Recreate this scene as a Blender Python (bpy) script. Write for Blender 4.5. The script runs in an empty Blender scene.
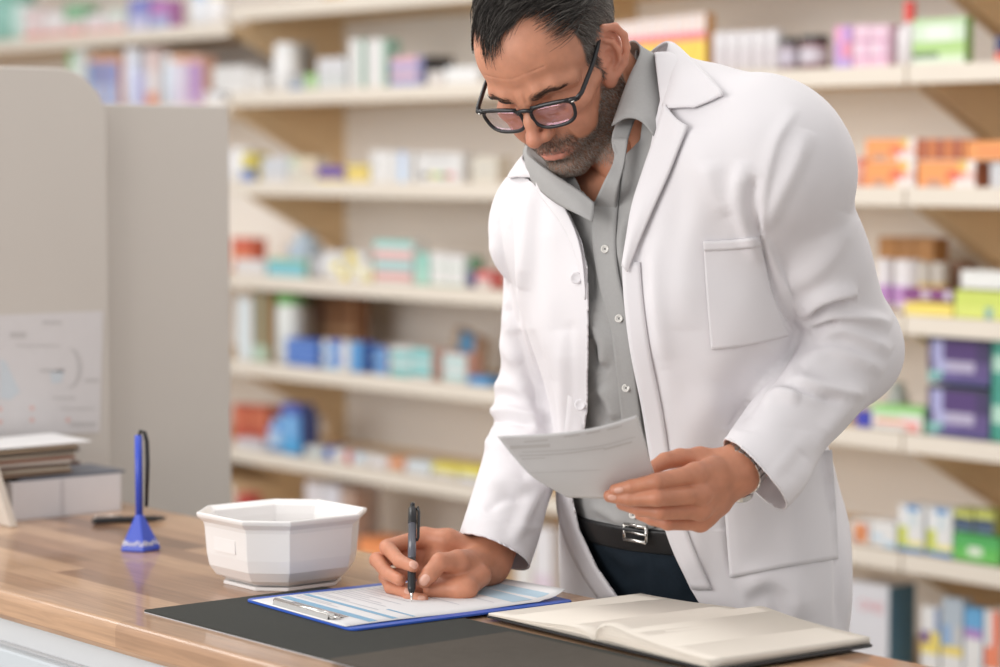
import bpy, bmesh, math, random
import numpy as np
from mathutils import Vector, Matrix
from mathutils.bvhtree import BVHTree
import openvdb

SC = bpy.context.scene
COL = SC.collection
rnd = random.Random(7)
F_PX = 2500.0
CAM_H = 1.43
PITCH = math.atan(168.5 / F_PX)
CP, SP = math.cos(PITCH), math.sin(PITCH)
TOP = 0.90                       # height of the worktop
# horizontal frame used to measure the place: a = to the right, d = distance, h = height
RW = np.array([0.6310, 0.7758, 0.0]); VW = np.array([-0.7758, 0.6310, 0.0]); ZW = np.array([0, 0, 1.0])
AXL = np.array([0.6310, -0.7758, 0.0])    # the person's left, in (a, d, h); also world +X
AXF = np.array([-0.7758, -0.6310, 0.0])   # the person's front; also world -Y


def W(p):
    p = np.asarray(p, dtype=float)
    return p[..., 0:1] * RW + p[..., 1:2] * VW + p[..., 2:3] * ZW


def unW(w):
    w = np.asarray(w, dtype=float)
    return np.stack([w @ RW, w @ VW, w[..., 2]], -1)


def P(x, y, d):
    """point seen at picture position (x, y), at horizontal distance d -> (a, d, h)"""
    u = (x - 500.0) / F_PX; v = (333.5 - y) / F_PX
    fd = CP + v * SP; fh = -SP + v * CP
    s = d / fd
    return np.array([u * s, d, CAM_H + fh * s])


def to_px(q):
    q = np.asarray(q, dtype=float)
    a = q[..., 0]; d = q[..., 1]; h = q[..., 2] - CAM_H
    z = d * CP - h * SP; v = d * SP + h * CP
    return 500 + F_PX * a / z, 333.5 - F_PX * v / z


def on_h(x, y, h):
    """point seen at (x, y) on the level h, as (a, d, h)"""
    p = P(x, y, 1.0)
    s = (h - CAM_H) / (p[2] - CAM_H)
    return np.array([p[0] * s, s, h])


def on_Y(x, y, Y):
    """point seen at (x, y) on the upright plane world Y = const, in world coordinates"""
    p = P(x, y, 1.0); p[2] -= CAM_H
    w = W(p); s = Y / w[1]
    return np.array([w[0] * s, Y, CAM_H + w[2] * s])


def Xat(x, Y):
    return float(on_Y(x, 200, Y)[0])


# ------------------------------------------------------------------ object helpers
def new_mesh_obj(name, verts, faces, mat=None, parent=None, origin=None, smooth=True, coords='world', mats=None):
    v = np.asarray(verts, dtype=np.float64)
    if coords == 'view':
        v = W(v)
    o3 = np.zeros(3) if origin is None else np.asarray(origin, dtype=float)
    v = v - o3
    me = bpy.data.meshes.new(name)
    if isinstance(faces, np.ndarray):
        n, k = faces.shape
        me.vertices.add(len(v)); me.vertices.foreach_set('co', v.astype(np.float32).ravel())
        me.loops.add(n * k); me.loops.foreach_set('vertex_index', faces.astype(np.int32).ravel())
        me.polygons.add(n)
        me.polygons.foreach_set('loop_start', np.arange(0, n * k, k, dtype=np.int32))
        me.update(calc_edges=True)
        me.validate()
    else:
        me.from_pydata([tuple(x) for x in v], [], faces)
        me.update()
    if smooth and len(me.polygons):
        me.polygons.foreach_set('use_smooth', [True] * len(me.polygons))
    ob = bpy.data.objects.new(name, me)
    COL.objects.link(ob)
    if mat is not None:
        me.materials.append(mat)
    if parent is not None:
        ob.parent = parent
    else:
        ob.location = o3
    return ob


def tag(o, label=None, cat=None, group=None, kind=None):
    if label: o['label'] = label
    if cat: o['category'] = cat
    if group: o['group'] = group
    if kind: o['kind'] = kind
    return o


def empty(name, loc, rz=0.0):
    o = bpy.data.objects.new(name, None)
    COL.objects.link(o)
    o.location = loc; o.rotation_euler = (0, 0, rz)
    o.empty_display_size = 0.05
    return o


def solidify(o, t, off=-1.0):
    m = o.modifiers.new('thick', 'SOLIDIFY'); m.thickness = t; m.offset = off
    return m


def bevel(o, w, seg=2):
    m = o.modifiers.new('bev', 'BEVEL'); m.width = w; m.segments = seg; m.limit_method = 'ANGLE'
    return m


class MB:
    """collects shapes into one mesh (local coordinates)"""
    def __init__(s): s.v = []; s.f = []; s.mi = []; s.cur = 0
    def add(s, vs, fs):
        n = len(s.v); s.v += [tuple(float(c) for c in v) for v in vs]
        s.f += [tuple(i + n for i in f) for f in fs]; s.mi += [s.cur] * len(fs)
        return s
    def box(s, x0, x1, y0, y1, z0, z1):
        return s.add([(x0, y0, z0), (x1, y0, z0), (x1, y1, z0), (x0, y1, z0), (x0, y0, z1), (x1, y0, z1), (x1, y1, z1), (x0, y1, z1)],
                     [(0, 3, 2, 1), (4, 5, 6, 7), (0, 1, 5, 4), (1, 2, 6, 5), (2, 3, 7, 6), (3, 0, 4, 7)])
    def prism(s, pts, y0, y1):
        """pts = (x, z) outline (counter-clockwise seen from -y), extruded along y"""
        n = len(pts)
        vs = [(x, y0, z) for x, z in pts] + [(x, y1, z) for x, z in pts]
        fs = [tuple(range(n)), tuple(range(2 * n - 1, n - 1, -1))]
        fs += [(i, i + n, (i + 1) % n + n, (i + 1) % n) for i in range(n)]
        return s.add(vs, fs)
    def lathe(s, prof, n=20, cx=0, cy=0, close=True):
        vs = []; fs = []
        for r, z in prof:
            for k in range(n):
                t = 2 * math.pi * k / n
                vs.append((cx + r * math.cos(t), cy + r * math.sin(t), z))
        for i in range(len(prof) - 1):
            for k in range(n):
                k2 = (k + 1) % n
                fs.append((i * n + k, i * n + k2, (i + 1) * n + k2, (i + 1) * n + k))
        if close:
            fs.append(tuple(range(n - 1, -1, -1))); m = (len(prof) - 1) * n
            fs.append(tuple(m + k for k in range(n)))
        return s.add(vs, fs)
    def tube(s, pts, r, n=8, cap=True):
        pts = [np.asarray(p, float) for p in pts]
        rs = r if hasattr(r, '__len__') else [r] * len(pts)
        vs = []; fs = []; up = None
        for i, p in enumerate(pts):
            t = pts[min(i + 1, len(pts) - 1)] - pts[max(i - 1, 0)]; t = t / (np.linalg.norm(t) + 1e-12)
            if up is None:
                up = np.array([0, 0, 1.0]) if abs(t[2]) < .9 else np.array([1.0, 0, 0])
            u = np.cross(up, t); u /= np.linalg.norm(u) + 1e-12; w = np.cross(t, u); up = w
            for k in range(n):
                a = 2 * math.pi * k / n
                vs.append(p + rs[i] * (math.cos(a) * u + math.sin(a) * w))
        for i in range(len(pts) - 1):
            for k in range(n):
                k2 = (k + 1) % n
                fs.append((i * n + k, i * n + k2, (i + 1) * n + k2, (i + 1) * n + k))
        if cap:
            fs.append(tuple(range(n - 1, -1, -1))); m = (len(pts) - 1) * n
            fs.append(tuple(m + k for k in range(n)))
        return s.add(vs, fs)
    def build(s, name, mats, parent=None, origin=None, smooth=False, bev=0, seg=2):
        if not isinstance(mats, (list, tuple)): mats = [mats]
        o = new_mesh_obj(name, np.array(s.v), s.f, None, parent, None, smooth)
        if origin is not None: o.location = origin
        for m in mats: o.data.materials.append(m)
        if len(mats) > 1: o.data.polygons.foreach_set('material_index', s.mi)
        if bev: bevel(o, bev, seg)
        return o


# ------------------------------------------------------------------ materials
def mat_new(name):
    m = bpy.data.materials.new(name); m.use_nodes = True
    nt = m.node_tree; b = nt.nodes['Principled BSDF']
    return m, nt, b


def simple(name, col, rough=.5, metal=0, spec=.5, noise=0.0, nscale=60, bump=0.0, bscale=400, coat=0, alpha=None, trans=0, sss=0):
    m, nt, b = mat_new(name)
    N = nt.nodes; Lk = nt.links
    c = tuple(col) + (1,)
    b.inputs['Roughness'].default_value = rough; b.inputs['Metallic'].default_value = metal
    b.inputs['Specular IOR Level'].default_value = spec
    b.inputs['Coat Weight'].default_value = coat
    if trans: b.inputs['Transmission Weight'].default_value = trans
    if sss:
        b.inputs['Subsurface Weight'].default_value = sss; b.inputs['Subsurface Radius'].default_value = (.01, .004, .002)
        b.inputs['Subsurface Scale'].default_value = 1.0
    tc = N.new('ShaderNodeTexCoord')
    ns = N.new('ShaderNodeTexNoise'); ns.inputs['Scale'].default_value = nscale; ns.inputs['Detail'].default_value = 4
    Lk.new(tc.outputs['Object'], ns.inputs['Vector'])
    mx = N.new('ShaderNodeMix'); mx.data_type = 'RGBA'
    k = noise if noise else 0.03
    mx.inputs['A'].default_value = tuple(x * (1 - k) for x in col) + (1,)
    mx.inputs['B'].default_value = tuple(min(1, x * (1 + k)) for x in col) + (1,)
    Lk.new(ns.outputs['Fac'], mx.inputs['Factor']); Lk.new(mx.outputs['Result'], b.inputs['Base Color'])
    if bump:
        n2 = N.new('ShaderNodeTexNoise'); n2.inputs['Scale'].default_value = bscale; n2.inputs['Detail'].default_value = 3
        Lk.new(tc.outputs['Object'], n2.inputs['Vector'])
        bp = N.new('ShaderNodeBump'); bp.inputs['Strength'].default_value = bump; bp.inputs['Distance'].default_value = .001
        Lk.new(n2.outputs['Fac'], bp.inputs['Height']); Lk.new(bp.outputs['Normal'], b.inputs['Normal'])
    return m


_mc = {}
def flat(col, rough=.55):
    """cached plain procedural material"""
    g_ = sum(c ** 1.35 for c in col) / 3
    col = tuple(.88 * c ** 1.35 + .08 * g_ + .03 for c in col)
    key = (tuple(round(c, 3) for c in col), rough)
    if key not in _mc:
        _mc[key] = simple('print_%02d' % len(_mc), col, rough, noise=.04, nscale=30)
    return _mc[key]


# ------------------------------------------------------------------ implicit surfaces
def smin(a, b, k):
    h = np.clip(.5 + .5 * (b - a) / k, 0, 1)
    return b + (a - b) * h - k * h * (1 - h)


def smax(a, b, k): return -smin(-a, -b, k)


def cone(p, a, b, r1, r2):
    a = np.asarray(a, np.float32); b = np.asarray(b, np.float32)
    ab = b - a
    t = np.clip(((p - a) @ ab) / float(ab @ ab + 1e-12), 0, 1)
    q = p - a - t[:, None] * ab
    return np.sqrt((q * q).sum(1)) - (r1 + (r2 - r1) * t)


def ell(p, c, r, ax=None):
    q = p - np.asarray(c, np.float32)
    if ax is not None: q = q @ np.asarray(ax, np.float32).T
    r = np.asarray(r, np.float32)
    k0 = np.sqrt(((q / r) ** 2).sum(1)); k1 = np.sqrt(((q / r ** 2) ** 2).sum(1)) + 1e-9
    return k0 * (k0 - 1) / k1


def chain(p, pts, rs, k=.004):
    d = None
    for i in range(len(pts) - 1):
        e = cone(p, pts[i], pts[i + 1], rs[i], rs[i + 1])
        d = e if d is None else smin(d, e, k)
    return d


def mesh_sdf(fn, lo, hi, res, coarse=4):
    lo = np.asarray(lo, float); hi = np.asarray(hi, float)
    n = np.ceil((hi - lo) / res / coarse).astype(int) * coarse
    nc = n // coarse
    cs = res * coarse
    idx = np.stack(np.meshgrid(*[np.arange(k) for k in nc], indexing='ij'), -1).reshape(-1, 3)
    cpts = (lo + (idx + .5) * cs - .5 * res).astype(np.float32)
    cv = fn(cpts)
    near = np.abs(cv) < cs * 1.6
    full = np.repeat(np.repeat(np.repeat(cv.reshape(nc), coarse, 0), coarse, 1), coarse, 2).astype(np.float32)
    base = idx[near] * coarse
    off = np.stack(np.meshgrid(*[np.arange(coarse)] * 3, indexing='ij'), -1).reshape(-1, 3)
    for s in range(0, len(base), 8000):
        ii = (base[s:s + 8000, None, :] + off[None]).reshape(-1, 3)
        full[ii[:, 0], ii[:, 1], ii[:, 2]] = fn((lo + ii * res).astype(np.float32))
    g = openvdb.FloatGrid(float(cs * 3))
    g.copyFromArray(full)
    pts, quads = g.convertToQuads(0.0)
    v = lo + pts.astype(np.float64) * res
    q = np.asarray(quads, dtype=np.int64)
    # outward orientation
    c = v[q[:200]].mean(1); nn = np.cross(v[q[:200, 1]] - v[q[:200, 0]], v[q[:200, 2]] - v[q[:200, 0]])
    nn /= np.linalg.norm(nn, axis=1)[:, None] + 1e-12
    if (fn((c + nn * res).astype(np.float32)) - fn((c - nn * res).astype(np.float32))).mean() < 0:
        q = q[:, ::-1]
    return v, q


def vnormals(v, q):
    n = np.zeros_like(v)
    fn_ = np.cross(v[q[:, 2]] - v[q[:, 0]], v[q[:, 3]] - v[q[:, 1]])
    for k in range(q.shape[1]): np.add.at(n, q[:, k], fn_)
    return n / (np.linalg.norm(n, axis=1)[:, None] + 1e-12)


def clip_mesh(v, q, g, res, steps=3):
    """keep the part where g > 0, the cut edge running along g = 0"""
    gv = g(v); keepf = (gv[q] > 0).any(1)
    q = q[keepf]
    used = np.unique(q); out = used[gv[used] <= 0]
    p = v[out].copy()
    for _ in range(steps):
        g0 = g(p); e = 1e-3
        gr = np.stack([(g(p + e * np.eye(3)[i]) - g0) / e for i in range(3)], 1)
        n2 = (gr ** 2).sum(1) + 1e-6
        st = -(g0 / n2)[:, None] * gr
        ln = np.linalg.norm(st, axis=1)[:, None] + 1e-12
        p = p + st * np.minimum(1, 2.5 * res / ln)
    v = v.copy(); v[out] = p
    remap = -np.ones(len(v), int); remap[used] = np.arange(len(used))
    return v[used], remap[q]


def poly_sd(x, y, poly):
    """signed distance to a polygon (positive outside)"""
    poly = np.asarray(poly, float); n = len(poly)
    d = np.full(x.shape, 1e9); inside = np.zeros(x.shape, bool)
    for i in range(n):
        ax, ay = poly[i]; bx, by = poly[(i + 1) % n]
        ex, ey = bx - ax, by - ay
        t = np.clip(((x - ax) * ex + (y - ay) * ey) / (ex * ex + ey * ey + 1e-12), 0, 1)
        d = np.minimum(d, np.hypot(x - ax - t * ex, y - ay - t * ey))
        c = ((ay > y) != (by > y)) & (x < (bx - ax) * (y - ay) / (by - ay + 1e-12) + ax)
        inside ^= c
    return np.where(inside, -d, d)


def line_sd(x, y, pts):
    """distance, side (+ = right of travel) and parameter 0..1 along a polyline"""
    pts = np.asarray(pts, float)
    L = np.r_[0, np.cumsum(np.hypot(*np.diff(pts, axis=0).T))]
    D = np.full(x.shape, 1e9); S = np.zeros(x.shape); T = np.zeros(x.shape)
    for i in range(len(pts) - 1):
        ax, ay = pts[i]; ex, ey = pts[i + 1] - pts[i]
        t = np.clip(((x - ax) * ex + (y - ay) * ey) / (ex * ex + ey * ey + 1e-12), 0, 1)
        dx = x - ax - t * ex; dy = y - ay - t * ey
        d = np.hypot(dx, dy); m = d < D
        D = np.where(m, d, D); S = np.where(m, np.sign(ex * dy - ey * dx), S)
        T = np.where(m, (L[i] + t * (L[i + 1] - L[i])) / L[-1], T)
    return D, S, T


def smooth_line(pts, n=24):
    """Catmull-Rom through the points"""
    P_ = np.asarray(pts, float)
    if len(P_) < 3:
        t = np.linspace(0, 1, n)[:, None]; return P_[0] * (1 - t) + P_[-1] * t
    Q = np.vstack([2 * P_[0] - P_[1], P_, 2 * P_[-1] - P_[-2]])
    out = []
    for u in np.linspace(0, len(P_) - 1, n):
        i = min(int(u), len(P_) - 2); t = u - i
        a, b, c, d = Q[i], Q[i + 1], Q[i + 2], Q[i + 3]
        out.append(.5 * (2 * b + (c - a) * t + (2 * a - 5 * b + 4 * c - d) * t * t + (3 * b - a - 3 * c + d) * t ** 3))
    return np.array(out)


def push_folds(v, nrm, folds, seed_scale=1.0):
    """raise and sink cloth along fold lines; (line, height m, width px right, width px left)"""
    x, y = to_px(v)
    tc = np.array([0, 0, CAM_H]) - v; tc /= np.linalg.norm(tc, axis=1)[:, None]
    face = np.clip((nrm * tc).sum(1) * 2.5 + .3, 0, 1)
    disp = np.zeros(len(v))
    for line, amp, w1, w2 in folds:
        l = smooth_line(line, 16)
        D, S, T = line_sd(x, y, l)
        w = np.where(S > 0, w1, w2)
        disp += amp * np.exp(-(D / w) ** 2) * np.clip(np.minimum(T, 1 - T) * 5, 0, 1) ** .7 * face
    disp = np.maximum(disp, -.008)
    return v + nrm * disp[:, None]


def sheet(name, rows, mat, parent=None, thick=.0015, nu=24, nv=12, origin=None, px=True, off=-1.0, sub=0):
    """cloth or paper from a grid of control points (x, y, d) in picture position and distance"""
    g = []
    for r in rows:
        pts = [P(*p) if px else np.asarray(p, float) for p in r]
        g.append(smooth_line(pts, nu))
    g = np.array(g)                        # rows x nu x 3
    cols = np.array([smooth_line(g[:, j], nv) for j in range(nu)])   # nu x nv x 3
    v = cols.reshape(-1, 3)
    f = [(j * nv + i, j * nv + i + 1, (j + 1) * nv + i + 1, (j + 1) * nv + i) for j in range(nu - 1) for i in range(nv - 1)]
    o = new_mesh_obj(name, v, f, mat, parent, origin, coords='view')
    if thick: solidify(o, thick, off)
    return o
HEAD_RES = .0013; HAND_RES = .0013; N_HAIR = 7000; N_BEARD = 12000; COAT_RES = .003
# ------------------------------------------------------------------ the man: head
HR = np.array([[0.817, 0.362, -0.449], [-0.569, 0.636, -0.522], [0.097, 0.682, 0.725]])
u_, s_, vt_ = np.linalg.svd(HR); HR = u_ @ vt_
HT = np.array([0.0763, 3.05, 1.5523])


def head2view(q): return np.asarray(q) @ HR.T + HT
def view2head(p): return (p - HT) @ HR


def rotz(t): c, s = math.cos(t), math.sin(t); return np.array([[c, -s, 0], [s, c, 0], [0, 0, 1]])
def rotx(t): c, s = math.cos(t), math.sin(t); return np.array([[1, 0, 0], [0, c, -s], [0, s, c]])
def roty(t): c, s = math.cos(t), math.sin(t); return np.array([[c, 0, s], [0, 1, 0], [-s, 0, c]])


def ear_sdf(q):
    """q: head coordinates with x mirrored to the positive side"""
    o = np.array([.0672, -.016, .011])
    # ear frame: e1 backwards along the ear, e2 up (tilted back), e3 outwards
    e3 = np.array([.90, -.42, 0.0]); e3 /= np.linalg.norm(e3)
    e2 = np.array([0.03, .36, .93]); e2 -= e3 * (e2 @ e3); e2 /= np.linalg.norm(e2)
    e1 = np.cross(e2, e3); e1 = e1 if e1[1] > 0 else -e1
    l = (q - o) @ np.stack([e1, e2, e3], 1) / 1.10
    H = [(-.006, .010, .000), (-.004, .026, .003), (.006, .035, .007), (.018, .033, .011), (.0255, .021, .014), (.0265, .006, .014), (.0215, -.010, .012), (.013, -.020, .008)]
    d = chain(l, H, [.0035, .0038, .0042, .0044, .0042, .004, .0036, .004], .002)
    d = smin(d, ell(l, (.010, .008, .004), (.017, .027, .0042), rotz(0.0)), .004)
    d = smin(d, chain(l, [(.004, .022, .008), (.012, .018, .010), (.0165, .008, .0115), (.0155, -.004, .0105), (.010, -.012, .009)], [.003, .0034, .0038, .0036, .003], .002), .003)
    d = smin(d, ell(l, (.005, -.0235, .004), (.0092, .0115, .0055)), .006)
    d = smin(d, ell(l, (-.005, -.003, .005), (.0045, .008, .006)), .004)
    d = smax(d, -ell(l, (.006, .000, .0105), (.0075, .0105, .009)), .003)
    d = smax(d, -chain(l, [(.006, .027, .0135), (.0165, .026, .0165), (.0215, .012, .0195), (.019, -.006, .017)], [.0022] * 4, .001), .002)
    d = smin(d, ell(l, (.002, .004, -.004), (.014, .024, .006)), .003)
    return d * 1.10


def head_sdf(q):
    s = q.copy(); s[:, 0] = np.abs(s[:, 0])
    d = ell(q, (0, .010, .056), (.0765, .098, .083))
    d = smin(d, ell(q, (0, -.030, .056), (.0715, .0665, .060)), .02)
    d = smin(d, ell(q, (0, -.032, -.008), (.0600, .062, .072)), .02)
    # temples
    # jaw
    d = smin(d, chain(s, [(.058, .000, -.010), (.0535, -.010, -.050), (.036, -.052, -.074), (.012, -.083, -.086)], [.017, .0155, .0145, .015], .01), .02)
    d = smin(d, ell(q, (0, -.055, -.060), (.038, .038, .032)), .02)
    d = smin(d, ell(q, (0, -.0885, -.0805), (.0185, .0155, .0165)), .012)
    d = smin(d, ell(q, (0, -.079, -.048), (.033, .0265, .026)), .014)
    # cheek bones and cheeks
    d = smin(d, ell(s, (.0455, -.069, -.002), (.022, .019, .014), rotz(-.5)), .016)
    d = smin(d, ell(s, (.037, -.071, -.030), (.020, .020, .024)), .016)
    d = smin(d, cone(s, (.057, -.045, .004), (.068, -.012, .008), .010, .009), .014)
    # brow ridge
    d = smin(d, chain(s, [(.006, -.0935, .031), (.022, -.0930, .036), (.042, -.084, .036), (.058, -.066, .028)], [.008, .0085, .008, .007], .006), .012)
    # sockets
    d = smax(d, -ell(s, (.0320, -.1005, .0140), (.0175, .0145, .0110), rotz(-.25)), .010)
    # eyes: lid domes, nearly closed
    eye = ell(s, (.0318, -.0765, .0150), (.0138, .0140, .0125))
    d = smin(d, eye, .0035)
    d = smin(d, chain(s, [(.0185, -.0895, .0120), (.026, -.0920, .0080), (.034, -.0915, .0073), (.044, -.0850, .0115)], [.0022, .0026, .0026, .0020], .002), .004)
    d = smax(d, -chain(s, [(.0195, -.0915, .0130), (.027, -.0945, .0101), (.035, -.0935, .0098), (.044, -.0865, .0133)], [.0010] * 4, .0005), .0012)
    d = smax(d, -chain(s, [(.019, -.093, .0205), (.027, -.0945, .0240), (.036, -.0925, .0240), (.0455, -.0855, .0200)], [.0012] * 4, .0005), .003)
    # eye bag fold
    d = smax(d, -chain(s, [(.019, -.0935, .006), (.029, -.0935, .0015), (.040, -.0885, .0025)], [.0012] * 3, .0005), .005)
    # nose
    d = smin(d, chain(q, [(0, -.0925, .034), (0, -.0975, .020), (0, -.1075, .002), (0, -.1175, -.0135)], [.0072, .0058, .0070, .0080], .006), .009)
    d = smin(d, cone(s, (.003, -.101, .004), (.0115, -.097, -.012), .0065, .0068), .009)
    d = smin(d, ell(q, (0, -.1195, -.0175), (.0096, .0090, .0086)), .006)
    d = smin(d, ell(s, (.0125, -.1070, -.0200), (.0060, .0115, .0075), rotz(.35)), .005)
    d = smin(d, cone(q, (0, -.117, -.0235), (0, -.105, -.0275), .0032, .004), .004)
    d = smax(d, -ell(s, (.0068, -.1115, -.0268), (.0036, .0068, .0036), rotz(.3)), .002)
    d = smax(d, -chain(s, [(.0195, -.1020, -.0130), (.0212, -.0985, -.0210), (.0185, -.0990, -.0275)], [.0008] * 3, .0005), .0035)
    # philtrum, lips
    d = smin(d, chain(s, [(0, -.1020, -.0490), (.005, -.1035, -.0475), (.014, -.0998, -.0495), (.0255, -.0895, -.0525)], [.0036, .0038, .0034, .0020], .003), .005)
    d = smin(d, chain(s, [(0, -.1030, -.0585), (.010, -.1010, -.0580), (.0245, -.0895, -.0535)], [.0046, .0042, .0019], .003), .005)
    d = smax(d, -chain(s, [(0, -.1085, -.0528), (.006, -.1078, -.0524), (.015, -.1022, -.0528), (.0285, -.0905, -.0530)], [.0010, .0010, .0010, .0014], .0005), .0022)
    d = smax(d, -ell(q, (0, -.1045, -.0700), (.016, .006, .0045)), .007)
    # folds from the nose to the mouth corners
    d = smax(d, -chain(s, [(.0205, -.1010, -.0160), (.0300, -.0945, -.0320), (.0345, -.0880, -.0480)], [.0014, .0018, .0012], .0005), .0050)
    # frown lines and forehead lines
    d = smax(d, -chain(s, [(.0065, -.1035, .0290), (.0080, -.1025, .0420)], [.0013] * 2, .0005), .0035)
    for zz in (.062, .075):
        d = smax(d, -chain(s, [(0, -.0985, zz + .000), (.022, -.0955, zz + .003), (.042, -.0835, zz + .002)], [.0003] * 3, .0005), .0022)
    d = smin(d, ear_sdf(s), .004)
    return d


def neck_sdf(p):
    d = cone(p, head2view((0, .030, .000)), np.array([.195, 3.125, 1.43]), .053, .062)
    f = cone(p, head2view((0, -.035, -.075)), np.array([.150, 3.050, 1.435]), .018, .036)
    d = smin(d, f, .03)
    return d


def person_skin_sdf(p):
    q = view2head(p).astype(np.float32)
    return smin(head_sdf(q), neck_sdf(p), .009)


def fbm(p, s, seed=0):
    """cheap smooth noise from sums of sines"""
    r = np.random.RandomState(seed); o = np.zeros(len(p))
    for k in range(10):
        w = r.normal(size=3); w /= np.linalg.norm(w); f = s * (0.6 + r.rand() * 1.6)
        o += np.sin(p @ w * f + r.rand() * 6.28)
    return o / 5


# masks in head coordinates -------------------------------------------------
def sstep(x, a, b):
    t = np.clip((x - a) / (b - a), 0, 1); return t * t * (3 - 2 * t)


def hairline(q):
    """positive inside the scalp"""
    x = np.abs(q[:, 0]); y = q[:, 1]; z = q[:, 2]
    # line over the forehead, receding at the temples
    peak = .1130 + .007 * sstep(np.abs(q[:, 0] + .004), .014, .038) - .012 * sstep(x, .050, .064) + .026 * sstep(-q[:, 0], .018, .040) - .004 * np.exp(-((q[:, 0] + .010) / .012) ** 2)
    front = z - peak + np.clip(y + .085, 0, .2) * .10
    # side line: in front of the ear down to the side burn, behind the ear to the nape
    side = (y + .045) + (.050 - z) * .10 - .014 * sstep(z, .035, .010)
    back = z - (.028 - .045 * sstep(y, .03, .08))
    s = np.where(y < -.030 - .0 * z, np.minimum(front + 0 * x, 1) , 1.0)
    g = np.where(z > .083, front, np.minimum(side, np.where(y < .014, (z + .004), z + .010 - .3 * (y - .03))))
    g = np.where((z > .083) & (y > -.03), .03, g)
    g = np.where((z <= .083) & (y > -.02) & (z > .04), .03, g)
    return g


def ear_free(q):
    s = np.array(q, dtype=np.float32).copy(); s[:, 0] = np.abs(s[:, 0])
    e = ell(s, (.076, -.010, .010), (.013, .017, .026))
    return sstep(np.minimum(ear_sdf(s), e), .0008, .0035)


def beard_mask(q):
    x = np.abs(q[:, 0]); y = q[:, 1]; z = q[:, 2]
    # upper border of the cheek beard: from the side burn down to the mouth corner
    top = np.interp(-y, [-.02, .02, .045, .065, .085, .10], [.030, .008, -.028, -.044, -.046, -.040])
    m = sstep(top - z, -.004, .006) * sstep(y, .002, -.010) * sstep(x, .0, .001)
    m = m * sstep(z, -.106 + .55 * np.clip(y + .09, 0, .09), -.094 + .55 * np.clip(y + .09, 0, .09))
    mous = np.exp(-((z + .038 + .12 * np.maximum(x - .012, 0)) / .0072) ** 2) * sstep(x, .034, .027) * sstep(-y, .078, .086)
    lips = np.exp(-(((x) / .025) ** 4 + ((z + .0540) / .0078) ** 4)) * sstep(-y, .086, .090)
    soul = np.exp(-(((x) / .020) ** 2 + ((z + .0655) / .0035) ** 2)) * .3
    m = np.maximum(m, mous)
    m = m * (1 - lips)
    return np.clip(m, 0, 1), lips


def brow_mask(q):
    x = np.abs(q[:, 0]); z = q[:, 2]; y = q[:, 1]
    c = np.interp(x, [.010, .022, .038, .054], [.0300, .0345, .0370, .0300])
    w = np.interp(x, [.010, .020, .040, .054], [.0042, .0040, .0030, .0018])
    return np.exp(-((z - c) / w) ** 2) * sstep(x, .008, .014) * sstep(x, .056, .050) * (y < -.05)


def skin_mat():
    m, nt, b = mat_new('skin')
    N = nt.nodes; Lk = nt.links
    at = N.new('ShaderNodeAttribute'); at.attribute_name = 'pigment'
    tc = N.new('ShaderNodeTexCoord')
    n1 = N.new('ShaderNodeTexNoise'); n1.inputs['Scale'].default_value = 55; n1.inputs['Detail'].default_value = 5
    Lk.new(tc.outputs['Object'], n1.inputs['Vector'])
    r = N.new('ShaderNodeMapRange'); r.inputs['From Min'].default_value = .3; r.inputs['From Max'].default_value = .7
    r.inputs['To Min'].default_value = .90; r.inputs['To Max'].default_value = 1.08
    Lk.new(n1.outputs['Fac'], r.inputs['Value'])
    mx = N.new('ShaderNodeVectorMath'); mx.operation = 'SCALE'
    Lk.new(at.outputs['Color'], mx.inputs[0]); Lk.new(r.outputs['Result'], mx.inputs['Scale'])
    Lk.new(mx.outputs['Vector'], b.inputs['Base Color'])
    b.inputs['Roughness'].default_value = .46
    b.inputs['Specular IOR Level'].default_value = .42
    b.inputs['Subsurface Weight'].default_value = .12
    b.inputs['Subsurface Radius'].default_value = (1.0, .35, .2); b.inputs['Subsurface Scale'].default_value = .006
    n2 = N.new('ShaderNodeTexNoise'); n2.inputs['Scale'].default_value = 700; n2.inputs['Detail'].default_value = 2
    Lk.new(tc.outputs['Object'], n2.inputs['Vector'])
    n3 = N.new('ShaderNodeTexNoise'); n3.inputs['Scale'].default_value = 160; n3.inputs['Detail'].default_value = 3
    Lk.new(tc.outputs['Object'], n3.inputs['Vector'])
    ad = N.new('ShaderNodeMath'); ad.operation = 'ADD'
    Lk.new(n2.outputs['Fac'], ad.inputs[0]); Lk.new(n3.outputs['Fac'], ad.inputs[1])
    bp = N.new('ShaderNodeBump'); bp.inputs['Strength'].default_value = .28; bp.inputs['Distance'].default_value = .0006
    Lk.new(ad.outputs[0], bp.inputs['Height']); Lk.new(bp.outputs['Normal'], b.inputs['Normal'])
    return m


def hair_mat(name, rough=.42):
    m, nt, b = mat_new(name)
    at = nt.nodes.new('ShaderNodeAttribute'); at.attribute_name = 'pigment'
    nt.links.new(at.outputs['Color'], b.inputs['Base Color'])
    b.inputs['Roughness'].default_value = rough; b.inputs['Specular IOR Level'].default_value = .30
    return m


def set_pigment(ob, col):
    a = ob.data.color_attributes.new('pigment', 'FLOAT_COLOR', 'POINT')
    c = np.ones((len(col), 4), np.float32); c[:, :3] = col
    a.data.foreach_set('color', c.ravel())


SKIN = np.array([.545, .245, .150])


# ------------------------------------------------------------------ hands (picture position + distance of each joint)
def J(l): return [P(*p) for p in l]


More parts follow.
